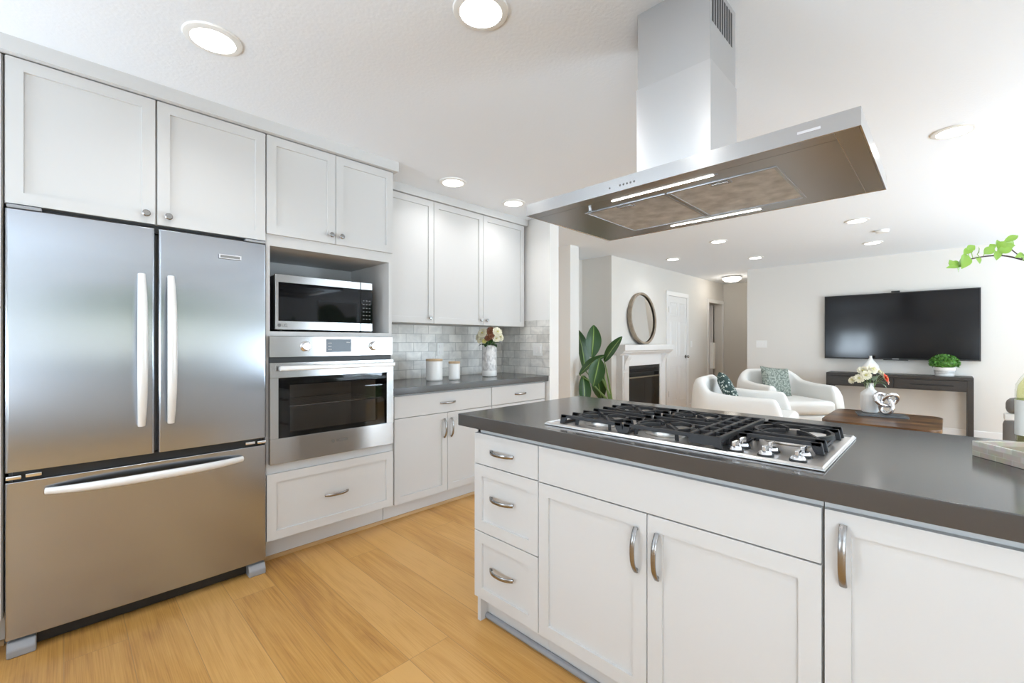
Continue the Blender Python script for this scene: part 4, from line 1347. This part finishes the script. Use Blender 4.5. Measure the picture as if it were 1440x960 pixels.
# ------------------------------------------------------------------ armchairs
def armchair(loc, rz, label, flare):
    t = empty('armchair', loc, label, 'armchair', rz)     # faces local -y
    # U-shaped shell: left arm front -> back -> right arm front
    hw, fd, bd = .40, -.42, .36
    pts, hts = [], []
    def add(x, y, h): pts.append(Vector((x, y, 0))); hts.append(h)
    n = 10
    for i in range(n):
        s = i / n
        add(hw, fd + s * (bd - .15 - fd), .675 + .01 * s + .08 * max(0, s - .55) ** 1.5)
    for i in range(9):
        a = i / 8 * PI / 2
        add(hw - .15 + .15 * math.cos(a), bd - .15 + .15 * math.sin(a), .71 + .145 * math.sin(a) ** 1.1)
    m_ = [(-p.x, p.y, h) for p, h in zip(pts, hts)]
    for x, y, h in reversed(m_): add(x, y, h)
    bm = bmesh.new(); rings = []
    N = len(pts); T = .055
    for i, (p, h) in enumerate(zip(pts, hts)):
        d = (pts[min(i + 1, N - 1)] - pts[max(i - 1, 0)]).normalized()
        out = Vector((d.y, -d.x, 0))
        end = min(i, N - 1 - i)
        z0 = .15
        ring = []
        for u_, zz in ((-1, z0), (-1, z0 + .02), (-1, h - .06), (-.85, h - .02), (-.4, h), (.2, h), (.75, h - .015), (1.05, h - .05), (1.1 + flare, h - .12), (1.0 + flare * .8, (h + z0) / 2), (.75, z0 + .03), (.6, z0)):
            fw_ = Vector((0, -.12 * max(0, 1 - end / 5) * (1 - (zz - z0) / (h - z0)) ** .8, 0))
            lean = .05 - .07 * (zz - z0) / .6 * (1 - flare)
            ring.append(bm.verts.new(p + out * (u_ * T + lean) + fw_ + Vector((0, 0, zz))))
        rings.append(ring)
    K = len(rings[0])
    for A, B in zip(rings, rings[1:]):
        for k in range(K): bm.faces.new((A[k], A[(k + 1) % K], B[(k + 1) % K], B[k]))
    bm.faces.new(rings[0]); bm.faces.new(list(reversed(rings[-1])))
    bmesh.ops.recalc_face_normals(bm, faces=bm.faces)
    mb = MB(); mb._merge(bm)
    o = mb.build('shell', M['fab_w'], t, 60)
    md = o.modifiers.new('sub', 'SUBSURF'); md.levels = 1; md.render_levels = 2
    c = MB().box(-.33, .33, -.53, .29, .15, .31, .04, 3).build('seat_base', M['fab_w'], t, 50)
    c = MB().box(-.335, .335, -.55, .28, .312, .49, .06, 4).build('seat_cushion', M['fab_w'], t, 50)
    for sx in (-1, 1):
        for y in (-.36, .28):
            MB().cyl((sx * .32, y * 1.05, 0), (sx * .28, y, .155), .012, .02, 14).build('leg', M['black'], t)
    return t


def pillow(loc, rot, s, label, m, th=.07):
    t = bmesh.new()
    n = 14
    V = {}
    for sd in (1, -1):
        for i in range(n + 1):
            for j in range(n + 1):
                u_, v_ = 2 * i / n - 1, 2 * j / n - 1
                edge = (i in (0, n)) or (j in (0, n))
                if edge and sd == -1: V[sd, i, j] = V[1, i, j]; continue
                k = (1 - u_ ** 4) * (1 - v_ ** 4)
                pin = 1 - .06 * (1 - abs(u_) ** 2) * abs(v_) ** 3 - .06 * (1 - abs(v_) ** 2) * abs(u_) ** 3
                V[sd, i, j] = t.verts.new((u_ * s * pin, sd * th * k ** .6, v_ * s * pin))
    for sd in (1, -1):
        for i in range(n):
            for j in range(n):
                t.faces.new((V[sd, i, j], V[sd, i + 1, j], V[sd, i + 1, j + 1], V[sd, i, j + 1]))
    bmesh.ops.recalc_face_normals(t, faces=t.faces)
    mb = MB(); mb._merge(t)
    o = mb.build('throw_pillow', m, None, 80)
    o.location, o.rotation_euler = loc, rot
    return tag(o, label, 'pillow')


A1 = armchair((5.32, 1.66, 0), math.radians(8), 'white upholstered armchair seen from its side, nearer the island', 0.25)
A2 = armchair((7.02, 1.62, 0), math.radians(-42), 'white upholstered armchair angled toward the island, by the far wall', 0.5)
pillow((5.36, 1.79, .70), (math.radians(-28), math.radians(18), math.radians(8 + 6)), .19, 'dark green leaf patterned pillow on the nearer armchair', M['pillow_dark'])
pillow((7.02 + .05, 1.62 + .10, .69), (math.radians(-20), math.radians(6), math.radians(-42)), .21, 'sage tweed pillow on the farther armchair', M['pillow_sage'])

# ------------------------------------------------------------------ right edge of the island: tray, bottle, vase with branches
tr = empty('serving_tray', (1.822, -.052, .9205), 'pearl mosaic serving tray on the island at right edge', 'tray', math.atan2(-.62, -.785) + 0)
# local x runs along the tray's near side; local y towards the near-left edge normal
TLx, TLy = .40, .27
q = MB()
q.box(.008, TLx - .008, .008, TLy - .008, .0, .010)
q.box(0, TLx, 0, .009, 0, .042, .001).box(0, TLx, TLy - .009, TLy, 0, .042, .001).box(0, .009, .009, TLy - .009, 0, .042, .001).box(TLx - .009, TLx, .009, TLy - .009, 0, .042, .001)
q.build('body', M['pearl'], tr)
bt = empty('wine_bottle', (1.923, -.178, .9315), 'clear wine bottle with cream label standing on the tray', 'bottle')
MB().lathe([(0, .004), (.030, .0), (.037, .004), (.038, .012), (.038, .175), (.036, .192), (.028, .210), (.018, .226), (.0145, .245), (.0145, .30), (.016, .302), (.016, .315), (.0145, .317), (0, .317)], 40).build('glass', M['bottle'], bt)
MB().lathe([(0, .006), (.0345, .006), (.0345, .17), (.032, .188), (.014, .224), (0, .224)], 36).build('wine', M['wine'], bt)
lb = MB().lathe([(.0384, .048), (.0386, .048), (.0386, .148), (.0384, .148)], 40).build('paper_label', M['label'], bt)
wr = MB()
for zz, aa, bb in ((.108, 3.3, 3.7), (.092, 3.25, 3.75), (.11, 2.6, 3.05)):
    wr.grid([[(.0389 * math.cos(aa + (bb - aa) * k / 6), .0389 * math.sin(aa + (bb - aa) * k / 6), zz + dz) for k in range(7)] for dz in (0, .004)])
wr.build('label_print', M['ink'], lb)

bv = empty('glass_vase', (2.0, -.48, .9205), 'clear glass vase with leafy branches on the island, out at right', 'vase')
MB().lathe([(0, 0), (.05, 0), (.06, .01), (.062, .20), (.05, .25), (.045, .26), (.042, .26), (.046, .245), (.057, .20), (.056, .015), (0, .012)], 36).build('body', M['bottle'], bv)
br = empty('leafy_branch', (2.0, -.48, .9325), 'bright green leafy branch arching in from the right', 'branch')
B0 = br.location
random.seed(21)
path = [Vector((0, 0, 0)), Vector((0, -.01, .22)), Vector((.02, 0, .48))]
px_path = [(1500, 392, 1.29), (1470, 374, 1.29), (1440, 365.5, 1.29), (1412, 358.5, 1.28), (1385, 360, 1.28), (1365, 364, 1.28), (1353, 367, 1.28)]
path += [at(*p_) - B0 for p_ in px_path]
# smooth
def smooth(P, k=2):
    for _ in range(k):
        Q = [P[0]]
        for a_, b__ in zip(P, P[1:]): Q += [a_.lerp(b__, .25), a_.lerp(b__, .75)]
        Q.append(P[-1]); P = Q
    return P
sp_ = smooth(path)
tw_ = MB().tube(sp_, .0028, 8, [1.3 - .8 * i / (len(sp_) - 1) for i in range(len(sp_))])
p_a, p_b = at(1365, 364, 1.28) - B0, at(1358, 359, 1.28) - B0
tw_.tube([p_a, p_b], .0014, 6)
tw_.tube([at(1440, 365, 1.29) - B0, at(1424, 352, 1.285) - B0, at(1412, 343, 1.28) - B0], .0014, 6)
tw_.build('twig', M['twig'], br)
LV = [((1358, 357), (1352, 378), 16), ((1360, 352), (1371, 345), 10), ((1357, 362), (1347, 376), 13), ((1350, 372), (1333, 370), 9), ((1347, 375), (1330, 377), 7), ((1345, 374), (1347, 383), 7), ((1340, 375), (1335, 365), 7),
      ((1374, 357), (1376, 347), 7), ((1372, 361), (1378, 371), 9), ((1384, 357), (1398, 347), 12), ((1398, 350), (1392, 343), 8), ((1403, 350), (1402, 337), 12), ((1405, 347), (1414, 339), 12), ((1407, 349), (1425, 338), 14), ((1412, 340), (1432, 331), 9),
      ((1403, 354), (1424, 350), 13), ((1400, 353), (1401, 366), 11), ((1409, 346), (1428, 345), 8), ((1440, 358), (1427, 362), 9), ((1444, 352), (1438, 366), 10), ((1460, 360), (1450, 345), 12), ((1470, 370), (1462, 384), 12), ((1365, 350), (1355, 358), 10)]
for (a_, b__, w_) in LV:
    dj = 1.28 + random.uniform(-.015, .015)
    A_, B_ = at(*a_, 1.28) - B0, at(*b__, dj) - B0
    lm = leaf(MB(), A_, B_, w_ / FPX * 1.28, VD + Vector((random.uniform(-.5, .5), random.uniform(-.5, .5), random.uniform(0, .5))), .08, 6)
    j = min(sp_, key=lambda q_: (q_ - A_).length)
    lm.tube([j, A_], .0009, 5)
    lm.build('leaf', M['leaf_l'], br)

# grey dining chair beyond the island
gc = empty('dining_chair', (3.53, -.44, 0), 'grey upholstered dining chair behind the wine bottle', 'chair', PI / 2)
q = MB(); q.box(-.24, .24, -.26, .24, .40, .48, .03, 3); q.build('seat', M['fab_grey'], gc)
q = MB(); q.box(-.24, .24, .20, .27, .42, .865, .03, 3); q.build('backrest', M['fab_grey'], gc)
q = MB(); q.box(-.230, .230, .20, .265, .885, .970, .03, 3); q.build('headrest', M['fab_grey'], gc)
MB().box(-.237, .237, .212, .258, .855, .892, .008).build('back_band', M['white_cer'], gc)
for sx in (-.2, .2):
    for y in (-.21, .22): MB().cyl((sx, y, 0), (sx, y, .41), .014, .02, 14).build('leg', M['darkwood'], gc)

# white cloth at the hallway doorway
tw2 = MB(); tw2.box(8.94, 9.05, 3.26, 3.335, .72, 1.235, .012, 3)
tag(tw2.build('hanging_towel', M['fab_w']), 'narrow white hanging cloth at the left side of the hallway doorway', 'towel')
